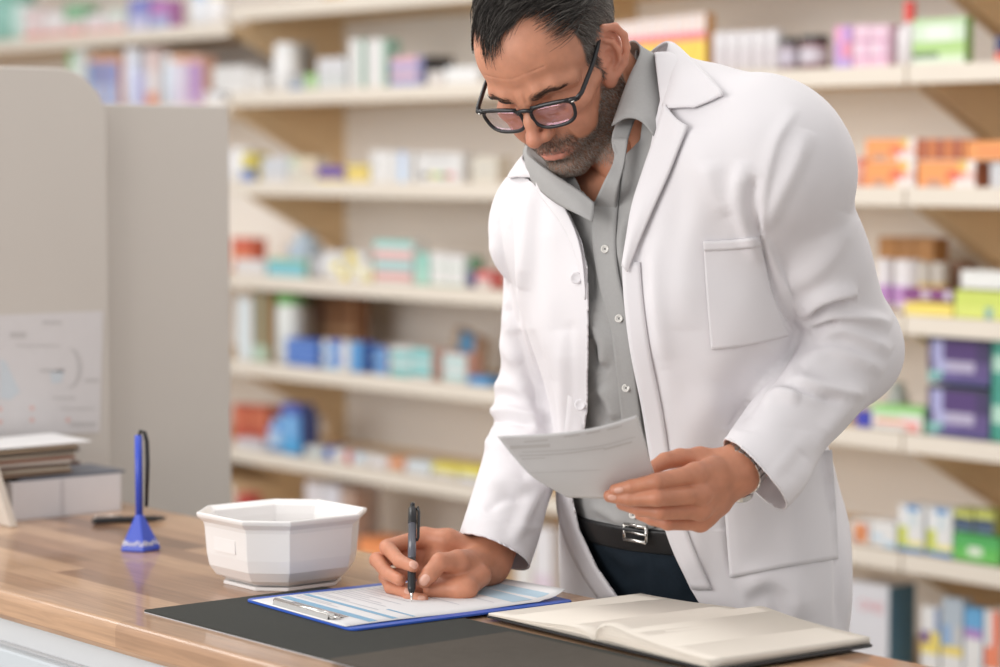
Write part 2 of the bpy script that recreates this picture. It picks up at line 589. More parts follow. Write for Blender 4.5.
DR = -.066
RH = dict(
    index=J([(448, 541, 3.150 + DR), (424, 537, 3.160 + DR), (387, 547, 3.135 + DR), (399.5, 561, 3.086 + DR), (413, 566.5, 3.060 + DR)]),
    middle=J([(450, 556, 3.165 + DR), (420, 553, 3.170 + DR), (377, 560, 3.135 + DR), (387, 573, 3.095 + DR), (400, 580, 3.072 + DR)]),
    ring=J([(455, 572, 3.165 + DR), (424, 570, 3.165 + DR), (386, 577, 3.135 + DR), (391, 588, 3.100 + DR), (407, 592, 3.072 + DR)]),
    little=J([(459, 585, 3.110 + DR), (436, 587, 3.105 + DR), (404, 590, 3.090 + DR), (410, 597.5, 3.066 + DR), (423, 599, 3.056 + DR)]),
    thumb=J([(478, 563, 3.125 + DR), (458, 562, 3.085 + DR), (440, 562, 3.065 + DR), (430, 574, 3.062 + DR), (423.5, 581, 3.062 + DR)]),
)
RW_ = P(490, 561, 3.090)
RE_ = P(541, 402, 3.275)
DL = .0
LH = dict(
    index=J([(712, 471, 2.825), (695, 474, 2.800), (656, 482, 2.765), (632, 487, 2.770), (615.5, 490.5, 2.778)]),
    middle=J([(714, 484, 2.825), (700, 494, 2.800), (657, 498, 2.762), (630, 499, 2.772), (610, 496, 2.784)]),
    ring=J([(716, 494, 2.835), (700, 510, 2.810), (660, 512, 2.778), (640, 509, 2.790), (622, 504, 2.802)]),
    little=J([(718, 502, 2.850), (700, 522, 2.832), (668, 523, 2.805), (652, 519, 2.815), (640, 515, 2.825)]),
    thumb=J([(722, 466, 2.855), (700, 459, 2.850), (680, 458, 2.838), (665, 461, 2.826), (653, 468, 2.815)]),
)
LW_ = P(741, 468, 2.860)
LE_ = P(848, 352, 3.050)


def hand_sdf(p, H, wrist, elbow, fr, palm_extra, blobs=()):
    d = None
    for k, pts in H.items():
        r = fr[k]
        e = chain(p, pts[1:] if k != 'thumb' else pts, r, .0025)
        # knuckle swellings
        d = e if d is None else smin(d, e, .0022)
    # the palm: plates between the bones
    w = np.asarray(wrist)
    ks = ['index', 'middle', 'ring', 'little']
    pal = None
    for k in ks:
        e = chain(p, [w + (H[k][0] - w) * .25, H[k][0], H[k][1]], [.019, .0145, fr[k][0] * 1.12], .008)
        pal = e if pal is None else smin(pal, e, .010)
    pal = smin(pal, chain(p, [w, H['thumb'][0], H['thumb'][1]], [.020, .017, .0135], .008), .012)
    for a, b, r in palm_extra:
        pal = smin(pal, cone(p, a, b, r, r), .010)
    for c, rr in blobs: pal = smin(pal, ell(p, c, rr), .012)
    d = smin(d, pal, .006)
    el = np.asarray(elbow)
    ax = (el - w) / np.linalg.norm(el - w)
    fa = cone(p, w - ax * .004, w + ax * .09, .0262, .034)
    fa = smin(fa, cone(p, w + ax * .09, el, .034, .037), .01)
    return smin(d, fa, .016)


FR_R = dict(index=[.0110, .0092, .0082, .0074], middle=[.0110, .0092, .0082, .0074], ring=[.0105, .0088, .0078, .0070],
            little=[.0098, .0080, .0072, .0066], thumb=[.0165, .0138, .0112, .0104, .0090])
FR_L = dict(index=[.0115, .0096, .0083, .0074], middle=[.0115, .0096, .0084, .0074], ring=[.0108, .0090, .0080, .0070],
            little=[.0100, .0082, .0072, .0062], thumb=[.017, .0125, .0108, .0095, .0080])
R_EXTRA = [(P(474, 572, 3.045), P(448, 575, 3.025), .0145), (P(468, 589, 3.002), P(432, 590, 3.012), .0112), (P(480, 576, 3.030), P(462, 589, 3.006), .014)]
L_EXTRA = [(P(726, 480, 2.855), P(704, 512, 2.835), .016)]


def rhand(p): return hand_sdf(p, RH, RW_, RE_, FR_R, R_EXTRA, [(P(446, 566, 3.085), (.026, .020, .024))])
def lhand(p): return hand_sdf(p, LH, LW_, LE_, FR_L, L_EXTRA)


def hand_pig(v, H):
    """knuckles and finger ends a little redder"""
    c = np.tile(SKIN, (len(v), 1)) * np.array([1.0, .96, .93])
    for k, pts in H.items():
        for j, (s, w) in enumerate(((.35, .011), (.35, .009), (.25, .007), (.4, .008))):
            g = np.exp(-(np.linalg.norm(v - pts[min(j + 1, 4)], axis=1) / w) ** 2)[:, None] * s
            c = c * (1 - g) + g * np.array([.55, .215, .140])
    return c
# ------------------------------------------------------------------ the man: trunk and clothes
SH_L = np.array([.323, 2.945, 1.428]); SH_R = np.array([.076, 3.165, 1.352])
NB = np.array([.190, 3.085, 1.47])
TA = np.stack([AXL, AXF, np.array([0, 0, 1.0])])      # rows: trunk axes
LEAN = rotx(0)


def trunk_sdf(p, o=0.0):
    d = cone(p, SH_L, SH_R, .072, .068)
    d = smin(d, cone(p, NB, SH_L + np.array([-.02, 0, .0]), .060, .062), .05)
    d = smin(d, cone(p, NB, SH_R + np.array([.02, 0, .0]), .060, .060), .05)
    d = smin(d, cone(p, (.205, 3.06, 1.495), (.308, 2.965, 1.462), .046, .052), .03)
    d = smin(d, ell(p, (.195, 3.085, 1.285), (.185, .118, .185), TA), .05)
    d = smin(d, ell(p, (.225, 3.150, 1.09), (.172, .118, .19), TA), .06)
    d = smin(d, ell(p, (.262, 3.215, .92), (.180, .125, .17), TA), .06)
    return d - o


def leg_sdf(p, side):
    hip = np.array([.262, 3.215, .88]) + AXL * .09 * side
    knee = hip + np.array([0, 0, -.40]) + AXF * .02 + AXL * .015 * side
    foot = knee + np.array([0, 0, -.40]) - AXF * .02
    return smin(cone(p, hip, knee, .092, .066), cone(p, knee, foot, .066, .056), .03)


def sleeve_pts(sh, el, wr, t):
    return [sh, el, el + (wr - el) * t]


LEC = P(846, 350, 3.045)
LWC = P(752, 472, 2.865)
REC = P(541, 400, 3.280)
RWC = P(494, 548, 3.105)


def sleeve_L(p, o=0.0):
    d = cone(p, SH_L, SH_L + (LEC - SH_L) * .5, .078, .067)
    d = smin(d, cone(p, SH_L + (LEC - SH_L) * .5, LEC, .066, .064), .02)
    d = smin(d, cone(p, LEC, LWC + (LWC - LEC) * .08, .062, .0455), .03)
    return d - o


def sleeve_R(p, o=0.0):
    d = cone(p, SH_R, REC, .072, .053)
    d = smin(d, cone(p, REC, RWC + (RWC - REC) * .10, .052, .0455), .03)
    return d - o


def skirt(p, o=0.0):
    """the coat below the waist"""
    d = ell(p, (.262, 3.220, .84), (.200, .140, .42), TA)
    return d - o


def coat_sdf(p):
    d = smin(trunk_sdf(p, .020), skirt(p, .010), .05)
    t = np.clip((p[:, 2] - 1.325) / .09, 0, 1); k = .007 + .022 * t * t * (3 - 2 * t)
    d = smin(d, sleeve_L(p), k)
    t = np.clip((p[:, 2] - 1.28) / .08, 0, 1); k = .007 + .018 * t * t * (3 - 2 * t)
    d = smin(d, sleeve_R(p), k)
    return d
# ------------------------------------------------------------------ build the man
M_SKIN = skin_mat()
M_HAIR = hair_mat('dark_hair')
M_COAT = simple('white_cotton', (.745, .72, .74), .8, spec=.25, noise=.012, nscale=30, bump=.15, bscale=900)
M_SHIRT = simple('grey_shirt_cloth', (.365, .36, .355), .8, spec=.2, noise=.05, nscale=300, bump=.25, bscale=1500)
M_DENIM = simple('navy_trouser_cloth', (.012, .020, .030), .8, spec=.2, noise=.2, nscale=300, bump=.3, bscale=1200)
M_BTN = simple('pearl_button', (.72, .70, .66), .3)
M_BTN_D = simple('button_thread', (.12, .12, .12), .6)
M_BELT = simple('black_leather', (.012, .012, .013), .45, bump=.2, bscale=300)
M_STEEL = simple('brushed_steel', (.62, .60, .57), .25, metal=1)
M_SOLE = simple('dark_shoe_leather', (.02, .016, .014), .4)

ROOT = W(np.array([[.262, 3.215, 0.0]]))[0]
person = empty('person', ROOT)
tag(person, 'bearded man in a white lab coat and grey shirt writing at the counter', 'person')


def part(name, v, q, mat, parent=person, sol=0):
    o = new_mesh_obj(name, v, q, mat, parent, ROOT, coords='view')
    if sol: solidify(o, sol)
    return o


def join_parts(L):
    vs = []; qs = []; cs = []; n = 0
    for v, q, c in L:
        vs.append(v); qs.append(q + n); cs.append(c); n += len(v)
    return np.vstack(vs), np.vstack(qs), np.vstack(cs)


# --- body: head and neck, both forearms with hands, trunk and legs
hv, hq = mesh_sdf(person_skin_sdf, (-.10, 2.85, 1.40), (.27, 3.24, 1.74), HEAD_RES)
ql = view2head(hv)
bm_, lips_ = beard_mask(ql)
hl = hairline(ql)
ef_ = ear_free(ql); bm_ = bm_ * ef_
pig = np.tile(SKIN, (len(hv), 1))
ch = np.exp(-(np.hypot(np.abs(ql[:, 0]) - .046, ql[:, 2] + .010) / .022) ** 2) * (ql[:, 1] < -.03)
ns = np.exp(-((np.linalg.norm(ql - np.array([0, -.118, -.016]), axis=1)) / .016) ** 2)
er = 1 - ear_free(ql)
rd = np.clip(.35 * ch + .55 * ns + .45 * er, 0, 1)[:, None]
pig = pig * (1 - rd) + rd * np.array([.62, .25, .17])
nk = sstep(-ql[:, 2], .075, .11)[:, None] * .55
pig = pig * (1 - nk) + nk * np.array([.50, .19, .11])
bs = (bm_ * .52)[:, None]
pig = pig * (1 - bs) + bs * np.array([.17, .115, .09])
pig = pig * (1 - .8 * lips_[:, None]) + .8 * lips_[:, None] * np.array([.56, .22, .17])
bw = (brow_mask(ql) * .45)[:, None]
pig = pig * (1 - bw) + bw * np.array([.12, .07, .05])
hs = (sstep(hl, -.001, .006) * .9 * ef_)[:, None]
pig = pig * (1 - hs) + hs * np.array([.05, .04, .035])
parts_ = [(hv, hq, pig)]
for fn_, H_, c0, w_ in ((rhand, RH, (-.20, 2.93, .89), (.10, 3.34, 1.16)), (lhand, LH, (.11, 2.72, 1.00), (.46, 3.10, 1.24))):
    v_, q_ = mesh_sdf(fn_, c0, w_, HAND_RES)
    parts_.append((v_, q_, hand_pig(v_, H_)))


def under_sdf(p):
    d = trunk_sdf(p, -.012)
    d = smin(d, cone(p, SH_L, LEC, .058, .045), .02)
    d = smin(d, cone(p, LEC, LE_ + (LW_ - LE_) * .4, .045, .038), .02)
    d = smin(d, cone(p, SH_R, REC, .056, .044), .02)
    d = smin(d, cone(p, REC, RE_ + (RW_ - RE_) * .4, .044, .036), .02)
    for s in (1, -1): d = smin(d, leg_sdf(p, s) + .012, .03)
    return d


v_, q_ = mesh_sdf(under_sdf, (-.15, 2.75, .02), (.62, 3.5, 1.56), .010)
parts_.append((v_, q_, np.tile(SKIN, (len(v_), 1))))
bv, bq, bc = join_parts(parts_)
body = part('body', bv, bq, M_SKIN)
set_pigment(body, bc)

# --- hair strands: root points on the scalp, combed over the skull
tree_head = BVHTree.FromPolygons([tuple(x) for x in ql], [tuple(int(i) for i in f) for f in hq])
ftri = ql[hq].mean(1)
farea = np.linalg.norm(np.cross(ql[hq[:, 2]] - ql[hq[:, 0]], ql[hq[:, 3]] - ql[hq[:, 1]]), axis=1) * .5
fnorm = np.cross(ql[hq[:, 2]] - ql[hq[:, 0]], ql[hq[:, 3]] - ql[hq[:, 1]]); fnorm /= np.linalg.norm(fnorm, axis=1)[:, None] + 1e-12


def sample(maskf, n, seed):
    r = np.random.RandomState(seed)
    w = farea * maskf; c = np.cumsum(w); i = np.searchsorted(c, r.rand(n) * c[-1])
    f = hq[i]; a, b = r.rand(n, 1), r.rand(n, 1)
    p = (ql[f[:, 0]] * (1 - a) + ql[f[:, 1]] * a) * (1 - b) + (ql[f[:, 3]] * (1 - a) + ql[f[:, 2]] * a) * b
    return p, fnorm[i], r


def strands(name, roots, nrm, dirs, length, lift, droop, rad, cols, mat, seg=5, curl=0.0, seed=1, keep=.0015, clump=0.0):
    """grow strands over the head surface; all in head coordinates"""
    r = np.random.RandomState(seed)
    n = len(roots); pts = [roots - nrm * .001]
    cur = roots.copy(); d = dirs / (np.linalg.norm(dirs, axis=1)[:, None] + 1e-9)
    L = length if hasattr(length, '__len__') else np.full(n, length)
    st = (L / seg)[:, None]
    nn = nrm.copy()
    for k in range(seg):
        t = (k + 1) / seg
        step = d - nn * (d * nn).sum(1)[:, None]
        step /= np.linalg.norm(step, axis=1)[:, None] + 1e-9
        li = (lift * (1 - t) - droop * t)
        li = li[:, None] if hasattr(li, '__len__') else li
        cur = cur + (step + nn * li) * st + r.normal(size=(n, 3)) * st * curl
        # keep clear of the skull
        for i in range(n):
            loc, nm, _, dist = tree_head.find_nearest(Vector(cur[i]))
            nm = np.array(nm); loc = np.array(loc)
            s = (cur[i] - loc) @ nm
            if s < keep: cur[i] = loc + nm * keep
            nn[i] = nm
        pts.append(cur.copy())
    A = np.array(pts)                        # seg+1, n, 3
    m = seg + 1
    tg = np.gradient(A, axis=0); tg /= np.linalg.norm(tg, axis=2)[:, :, None] + 1e-12
    u = np.cross(tg, nrm[None]); u /= np.linalg.norm(u, axis=2)[:, :, None] + 1e-12
    w = np.cross(tg, u)
    rr = rad * np.linspace(1, .35, m)[:, None, None]
    ring = [A + rr * (math.cos(a) * u + math.sin(a) * w) for a in (0, 2.094, 4.189)]
    V = np.stack(ring, 2)                    # m, n, 3(ring), 3
    V = V.transpose(1, 0, 2, 3).reshape(-1, 3)
    base = (np.arange(n) * m * 3)[:, None, None, None]
    kk = np.arange(m - 1)[None, :, None, None] * 3
    jj = np.arange(3)[None, None, :, None]; j2 = (jj + 1) % 3
    Q = np.concatenate([base + kk + jj, base + kk + j2, base + kk + 3 + j2, base + kk + 3 + jj], 3).reshape(-1, 4)
    o = part(name, head2view(V), Q, mat)
    set_pigment(o, np.repeat(cols, m * 3, axis=0))
    return o


fx, fy, fz = ftri.T
eff = ear_free(ftri)
hm = sstep(hairline(ftri), -.001, .004) * eff
vis = ((fnorm @ (HR.T @ np.array([0, -1, 0.3]))) > -.45)   # the side of the head one can see from about the counter
topm = hm * sstep(fz, .070, .085)
sidem = hm * (1 - sstep(fz, .078, .092))


def hair_cols(p, r, greyness):
    n = len(p)
    g = np.clip(greyness + r.normal(size=n) * .22, 0, 1)[:, None] ** 1.2
    dark = np.array([.018, .014, .012]) * (.6 + .9 * r.rand(n, 1))
    return dark * (1 - g) + np.array([.34, .31, .28]) * g


p_, n_, r_ = sample(topm, N_HAIR, 3)
fr = sstep(-p_[:, 1], .0, .085)
dirs = np.stack([-.75 + .14 * r_.normal(size=len(p_)) + .38 * fr, -.60 * np.ones(len(p_)) - .1 * fr + .15 * r_.normal(size=len(p_)), np.zeros(len(p_))], 1)
wave = .35 * np.sin(p_[:, 1] * 160 + p_[:, 0] * 60)
dirs[:, 0] += wave * .5
ln = .038 + .020 * r_.rand(len(p_)) - .024 * fr
tuft = np.exp(-(((p_[:, 0] + .018) / .020) ** 2)) * fr
ln = ln + .012 * tuft
ln = ln * (1 - .55 * sstep(-p_[:, 0], .014, .040)) * (1 - .4 * sstep(-p_[:, 0], .016, .040) * sstep(fr, .15, .6))
dirs[:, 0] += .45 * sstep(-p_[:, 0], .022, .045)
o = strands('hair', p_, n_, dirs, ln, .90 - .30 * fr, (.40 + .35 * tuft) + .5 * sstep(-p_[:, 0], .018, .040), .00048, hair_cols(p_, r_, .03 + .06 * r_.rand(len(p_)) + .35 * (r_.rand(len(p_)) > .90)), M_HAIR, seg=6, curl=.05, seed=5, keep=.0030)
hair = o
p_, n_, r_ = sample(sidem, int(N_HAIR * .9), 4)
dirs = np.stack([np.zeros(len(p_)), .35 + .3 * r_.normal(size=len(p_)), -1 + 0 * p_[:, 0]], 1)
gs = .34 + .30 * np.exp(-((p_[:, 2] - .045) / .02) ** 2) + .15 * sstep(-p_[:, 2], -.03, .02)
side = strands('side_hair', p_, n_, dirs, .010 + .008 * sstep(p_[:, 2], .03, .085), .55, .1, .00036, hair_cols(p_, r_, gs), M_HAIR, seg=3, curl=.14, seed=6, keep=.0006)
bmf, _ = beard_mask(ftri); bmf = bmf * eff
p_, n_, r_ = sample(np.clip(bmf, 0, 1) ** 1.3 * (bmf > .1), N_BEARD, 8)
dirs = np.stack([.15 * np.sign(p_[:, 0]) * (np.abs(p_[:, 0]) / .03), .25 + 0 * p_[:, 0], -1 + 0 * p_[:, 0]], 1) + r_.normal(size=(len(p_), 3)) * .35
g = .44 + .50 * sstep(-p_[:, 2], .062, .088) - .30 * (np.exp(-((p_[:, 2] + .040) / .010) ** 2) * (np.abs(p_[:, 0]) < .034))
g = np.clip(g + r_.normal(size=len(p_)) * .38, 0, 1)[:, None]
bc_ = np.array([.050, .026, .018]) * (1 - g) + np.array([.58, .52, .46]) * g
beard = strands('beard', p_, n_, dirs, .0034 + .0020 * r_.rand(len(p_)), .65, .0, .00022, bc_, M_HAIR, seg=2, curl=.12, seed=9, keep=.0003)
bwf = brow_mask(ftri)
for sd_ in (1, -1):
  p_, n_, r_ = sample(bwf * (bwf > .25) * (ftri[:, 0] * sd_ > 0), 320, 10 + sd_)
  dirs = np.stack([np.sign(p_[:, 0]) * 1.0, .2 + 0 * p_[:, 0], .35 - 18 * (np.abs(p_[:, 0]) - .02)], 1) + r_.normal(size=(len(p_), 3)) * .2
  strands('eyebrow', p_, n_, dirs, .008, .30, .0, .00015, np.tile([.05, .03, .022], (len(p_), 1)), M_HAIR, seg=3, curl=.05, seed=11, keep=.0003)
# ------------------------------------------------------------------ coat
def px_of(v): return to_px(v)


OPEN = [(612, 150), (575, 168), (548, 176), (556, 196), (569, 215), (580, 240), (586, 268), (587, 300), (587, 350), (586, 410), (579, 455), (571, 498), (578, 530), (596, 568), (622, 605),
        (640, 700), (735, 700), (708, 618), (690, 588), (676, 558), (664, 525), (652, 470), (643, 415), (635, 370), (628, 325), (624, 290), (623, 262), (627, 240), (636, 205), (648, 160), (655, 120), (650, 90)]
NECKHOLE = [(522, 176), (505, 100), (560, -40), (640, -40), (654, 50), (660, 100), (652, 135), (600, 200), (560, 200)]
CUT_L = LWC + (LWC - LEC) * .0; AX_L = (LWC - LEC) / np.linalg.norm(LWC - LEC)
CUT_R = RWC + (RWC - REC) * .02; AX_R = (RWC - REC) / np.linalg.norm(RWC - REC)
AX_R2 = np.array([-.40, -.42, -.85]); AX_R2 /= np.linalg.norm(AX_R2)
AX_L2 = np.array([-.76, -.25, -.60]); AX_L2 /= np.linalg.norm(AX_L2)


def coat_keep(v):
    x, y = to_px(v)
    c = np.array([.235, 3.15, 0.0])
    front = ((v - c) * np.array([-.776, -.631, 0])).sum(1) + .01
    gopen = np.maximum(poly_sd(x, y, OPEN) / 820.0, -front)
    neck = cone(v, np.array([.175, 3.085, 1.50]), head2view((0, .02, -.01)), .066, .062)
    gl = -((v - CUT_L) @ AX_L2); near = np.linalg.norm(v - CUT_L, axis=1)
    gl = np.where((near < .12) & (sleeve_L(v.astype(np.float32)) < .022), gl, 1.0)
    gr = -((v - CUT_R) @ AX_R2); near = np.linalg.norm(v - CUT_R, axis=1)
    gr = np.where((near < .12) & (sleeve_R(v.astype(np.float32)) < .022), gr, 1.0)
    nh = np.maximum(poly_sd(x, y, NECKHOLE) / 820.0, -np.minimum(v[:, 2] - 1.40, 3.20 - v[:, 1]))
    return np.minimum.reduce([gopen, neck, nh, gl, gr, v[:, 2] - .56])


MM = .001
FOLD_K = 1.5
COAT_FOLDS = [
    # left sleeve: head seam and drags from the armpit
    ([(798, 108), (778, 140), (768, 175), (762, 215), (760, 250)], 2.5 * MM, 9, 4),
    ([(763, 232), (775, 205), (795, 165), (808, 130)], 4 * MM, 9, 9),
    ([(760, 262), (745, 225), (738, 195), (745, 160)], 5 * MM, 10, 8),
    ([(758, 235), (752, 205), (755, 175)], -5 * MM, 5, 5),
    ([(728, 215), (715, 185), (712, 160)], 3 * MM, 9, 9),
    ([(775, 290), (810, 275), (838, 245), (850, 215)], 4 * MM, 11, 14),
    ([(757, 200), (760, 238), (770, 275), (785, 312), (803, 336)], -4.5 * MM, 2.6, 3.0),
    ([(766, 240), (779, 275), (794, 308), (809, 331)], 3 * MM, 5, 5),
    ([(800, 338), (785, 362), (762, 392), (728, 428)], -3.5 * MM, 2.5, 2.5),
    # elbow crease group
    ([(803, 318), (815, 303), (835, 295), (858, 292)], 8 * MM, 6, 9),
    ([(806, 322), (820, 308), (838, 301), (856, 299)], -6 * MM, 4, 3),
    ([(806, 330), (822, 318), (840, 314), (870, 318), (892, 325)], 6 * MM, 7, 6),
    ([(812, 330), (826, 322), (838, 320)], -4 * MM, 3, 3),
    ([(815, 342), (840, 330), (868, 340), (892, 352)], 5 * MM, 8, 7),
    ([(800, 362), (830, 352), (860, 360), (885, 372)], 5 * MM, 8, 8),
    ([(786, 378), (805, 384), (835, 392), (868, 392)], 6 * MM, 6, 10),
    ([(790, 385), (812, 394), (840, 400)], -4 * MM, 5, 4),
    ([(770, 392), (795, 396), (825, 398)], 3 * MM, 7, 6),
    ([(762, 400), (780, 395), (800, 400)], 4 * MM, 6, 6),
    ([(800, 455), (830, 425), (858, 392)], 4 * MM, 7, 9),
    ([(775, 485), (800, 455), (822, 430)], -2.5 * MM, 7, 7),
    ([(720, 436), (748, 462), (768, 490), (780, 515)], 1.6 * MM, 2.5, 3),
    # front panel, left of his chest
    ([(690, 100), (682, 150), (668, 210), (660, 280), (662, 360)], 4 * MM, 14, 18),
    ([(700, 130), (700, 200), (688, 260), (684, 330)], 5 * MM, 16, 18),
    ([(640, 230), (642, 290), (650, 350), (660, 420)], -3 * MM, 10, 10),
    ([(650, 235), (655, 300), (664, 370)], 3 * MM, 10, 10),
    ([(725, 390), (700, 420), (680, 470)], 5 * MM, 20, 22),
    ([(770, 350), (745, 380), (735, 430)], -5 * MM, 18, 18),
    ([(800, 430), (795, 480), (800, 560), (805, 640)], 4 * MM, 20, 20),
    ([(724, 470), (726, 520), (730, 575)], -2 * MM, 3, 5),
    ([(690, 480), (692, 530), (700, 580)], 3 * MM, 14, 12),
    ([(740, 592), (765, 578), (790, 590), (800, 620)], 5 * MM, 10, 14),
    ([(745, 605), (770, 598), (785, 620)], -3 * MM, 9, 9),
    ([(845, 470), (846, 540), (846, 635)], 5 * MM, 9, 6),
    ([(838, 470), (838, 540), (838, 635)], -5 * MM, 4, 5),
    # right panel
    ([(520, 175), (510, 220), (506, 280), (512, 330)], -5 * MM, 8, 8),
    ([(532, 185), (528, 240), (522, 290)], 5 * MM, 9, 9),
    ([(550, 200), (552, 260), (548, 320), (552, 380)], 3 * MM, 12, 12),
    ([(508, 165), (497, 215), (503, 265), (510, 310), (522, 360), (536, 400), (545, 440)], -6 * MM, 5, 6),
    ([(530, 330), (540, 370), (552, 420), (560, 480)], -5 * MM, 10, 8),
    ([(565, 330), (566, 400), (562, 460)], 4 * MM, 11, 11),
    ([(570, 320), (572, 400), (566, 470)], -2 * MM, 5, 5),
    # right sleeve
    ([(486, 240), (496, 268), (505, 285)], 4 * MM, 5, 5),
    ([(488, 265), (496, 290), (508, 310)], 3.5 * MM, 5, 5),
    ([(492, 295), (502, 315), (516, 335)], 3 * MM, 6, 6),
    ([(494, 330), (505, 350), (520, 365)], 3 * MM, 6, 6),
    ([(480, 415), (505, 412), (530, 418), (545, 415)], 7 * MM, 7, 8),
    ([(482, 424), (508, 420), (535, 426)], -6 * MM, 4, 4),
    ([(478, 440), (505, 445), (530, 438), (545, 428)], 5 * MM, 8, 8),
    ([(478, 395), (505, 385), (535, 395)], 5 * MM, 8, 8),
    ([(480, 490), (505, 482), (525, 486), (540, 470)], 5 * MM, 8, 9),
    ([(485, 510), (505, 498), (525, 500)], -3 * MM, 5, 5),
    ([(512, 545), (525, 515), (538, 490), (548, 475)], 5 * MM, 6, 7),
    ([(468, 520), (500, 522), (520, 530), (540, 525)], 1.5 * MM, 4, 4),
]


def cloth_noise(v, amp):
    w = v * np.array([1.0, 1.0, .45])
    return amp * (fbm(w, 42, 1) + .5 * fbm(w, 90, 2))


def make_cloth(sdf, lo, hi, res, keep, folds, noise):
    v, q = mesh_sdf(sdf, lo, hi, res)
    nn = vnormals(v, q)
    v = v + nn * cloth_noise(v, noise)[:, None]
    v = push_folds(v, nn, folds)
    return clip_mesh(v, q, keep, res)


def cuff_flare(v):
    """the cuffs open out a little at the hand"""
    out = v.copy()
    for c, ax, k, up in ((LWC, AX_L, .010, np.array([.8, .1, -.8])), (RWC, AX_R, .005, np.array([.5, .1, -.4]))):
        t = (v - c) @ ax; near = np.linalg.norm(v - c, axis=1)
        w = sstep(t, -.10, .0) * (near < .16)
        rad = v - c - t[:, None] * ax; rn = np.linalg.norm(rad, axis=1)[:, None] + 1e-9
        s = np.clip((rad / rn) @ (up / np.linalg.norm(up)), 0, 1)
        out = out + rad / rn * (w * k * s)[:, None]
    return out


cv, cq = mesh_sdf(coat_sdf, (-.16, 2.72, .40), (.62, 3.60, 1.60), COAT_RES)
nn = vnormals(cv, cq)
cv = cv + nn * cloth_noise(cv, .0015)[:, None]
cv = push_folds(cv, nn, [(l, a * FOLD_K, w1, w2) for l, a, w1, w2 in COAT_FOLDS])
cv = cuff_flare(cv)
COAT_FULL = (cv.copy(), cq.copy())
cv, cq = clip_mesh(cv, cq, coat_keep, COAT_RES)
coat = part('lab_coat', cv, cq, M_COAT, sol=.0022)
tree_coat = BVHTree.FromPolygons([tuple(x) for x in COAT_FULL[0]], [tuple(int(i) for i in f) for f in COAT_FULL[1]])


_fc = COAT_FULL[0][COAT_FULL[1]].mean(1).astype(np.float32)
_tr = COAT_FULL[1][(sleeve_L(_fc) > .016)]
tree_trunk = BVHTree.FromPolygons([tuple(x) for x in COAT_FULL[0]], [tuple(int(i) for i in f) for f in _tr])


def shirt_sdf(p):
    return smin(trunk_sdf(p, .006), cone(p, NB, head2view((0, .03, -.03)), .060, .058), .02)


SHIRT_FOLDS = [
    ([(588, 300), (592, 320), (605, 345), (600, 375)], 7 * MM, 8, 7),
    ([(590, 340), (596, 362), (610, 372)], -6 * MM, 6, 6),
    ([(600, 385), (610, 400), (616, 420)], 6 * MM, 6, 7),
    ([(590, 395), (600, 410), (604, 430)], -5 * MM, 6, 6),
    ([(580, 240), (590, 270), (592, 300)], -4 * MM, 5, 5),
    ([(628, 215), (622, 240), (624, 265)], 5 * MM, 5, 5),
    ([(590, 505), (610, 515), (625, 525)], 4 * MM, 5, 5),
]
VNECK = [(566, 120), (572, 172), (580, 190), (594, 204), (604, 190), (614, 172), (622, 158), (640, 140), (650, 60), (600, 60)]


def shirt_keep(v):
    x, y = to_px(v)
    front = ((v - np.array([.19, 3.13, 0.0])) * np.array([-.776, -.631, 0])).sum(1)
    g1 = np.maximum(poly_sd(x, y, VNECK) / 820, -front)
    return np.minimum.reduce([g1, v[:, 2] - (.963 + .22 * np.clip(.12 - v[:, 0] + .06, 0, .2)), 1.50 - v[:, 2]])


sv, sq = make_cloth(shirt_sdf, (-.16, 2.80, .90), (.62, 3.50, 1.56), COAT_RES, shirt_keep, SHIRT_FOLDS, .0012)
SHIRT_FULL = (sv, sq)
shirt = part('shirt', sv, sq, M_SHIRT, sol=.0015)
tree_shirt = BVHTree.FromPolygons([tuple(x) for x in sv], [tuple(int(i) for i in f) for f in sq])


def trouser_sdf(p):
    d = smax(trunk_sdf(p, .0075), p[:, 2] - .988, .006)
    for s in (1, -1): d = smin(d, leg_sdf(p, s), .03)
    return d


TF = [([(650, 545), (652, 570), (655, 600)], 2 * MM, 3, 4), ([(600, 540), (625, 560), (645, 565)], 3 * MM, 6, 6), ([(655, 560), (675, 575), (685, 595)], 3 * MM, 6, 6), ([(610, 560), (630, 585)], -3 * MM, 5, 5)]
tv, tq = make_cloth(trouser_sdf, (-.10, 2.85, .04), (.62, 3.55, 1.0), .006, lambda v: v[:, 2] - .07, TF, .0015)
trousers = part('trousers', tv, tq, M_DENIM, sol=.002)


def cast(tree, x, y, off):
    d0 = P(x, y, 1.0); o = np.array([0, 0, CAM_H]); dr = d0 - o; dr = dr / np.linalg.norm(dr)
    hit, n, i, dist = tree.ray_cast(Vector(o), Vector(dr))
    if hit is None: return None
    return np.array(hit) - dr * off


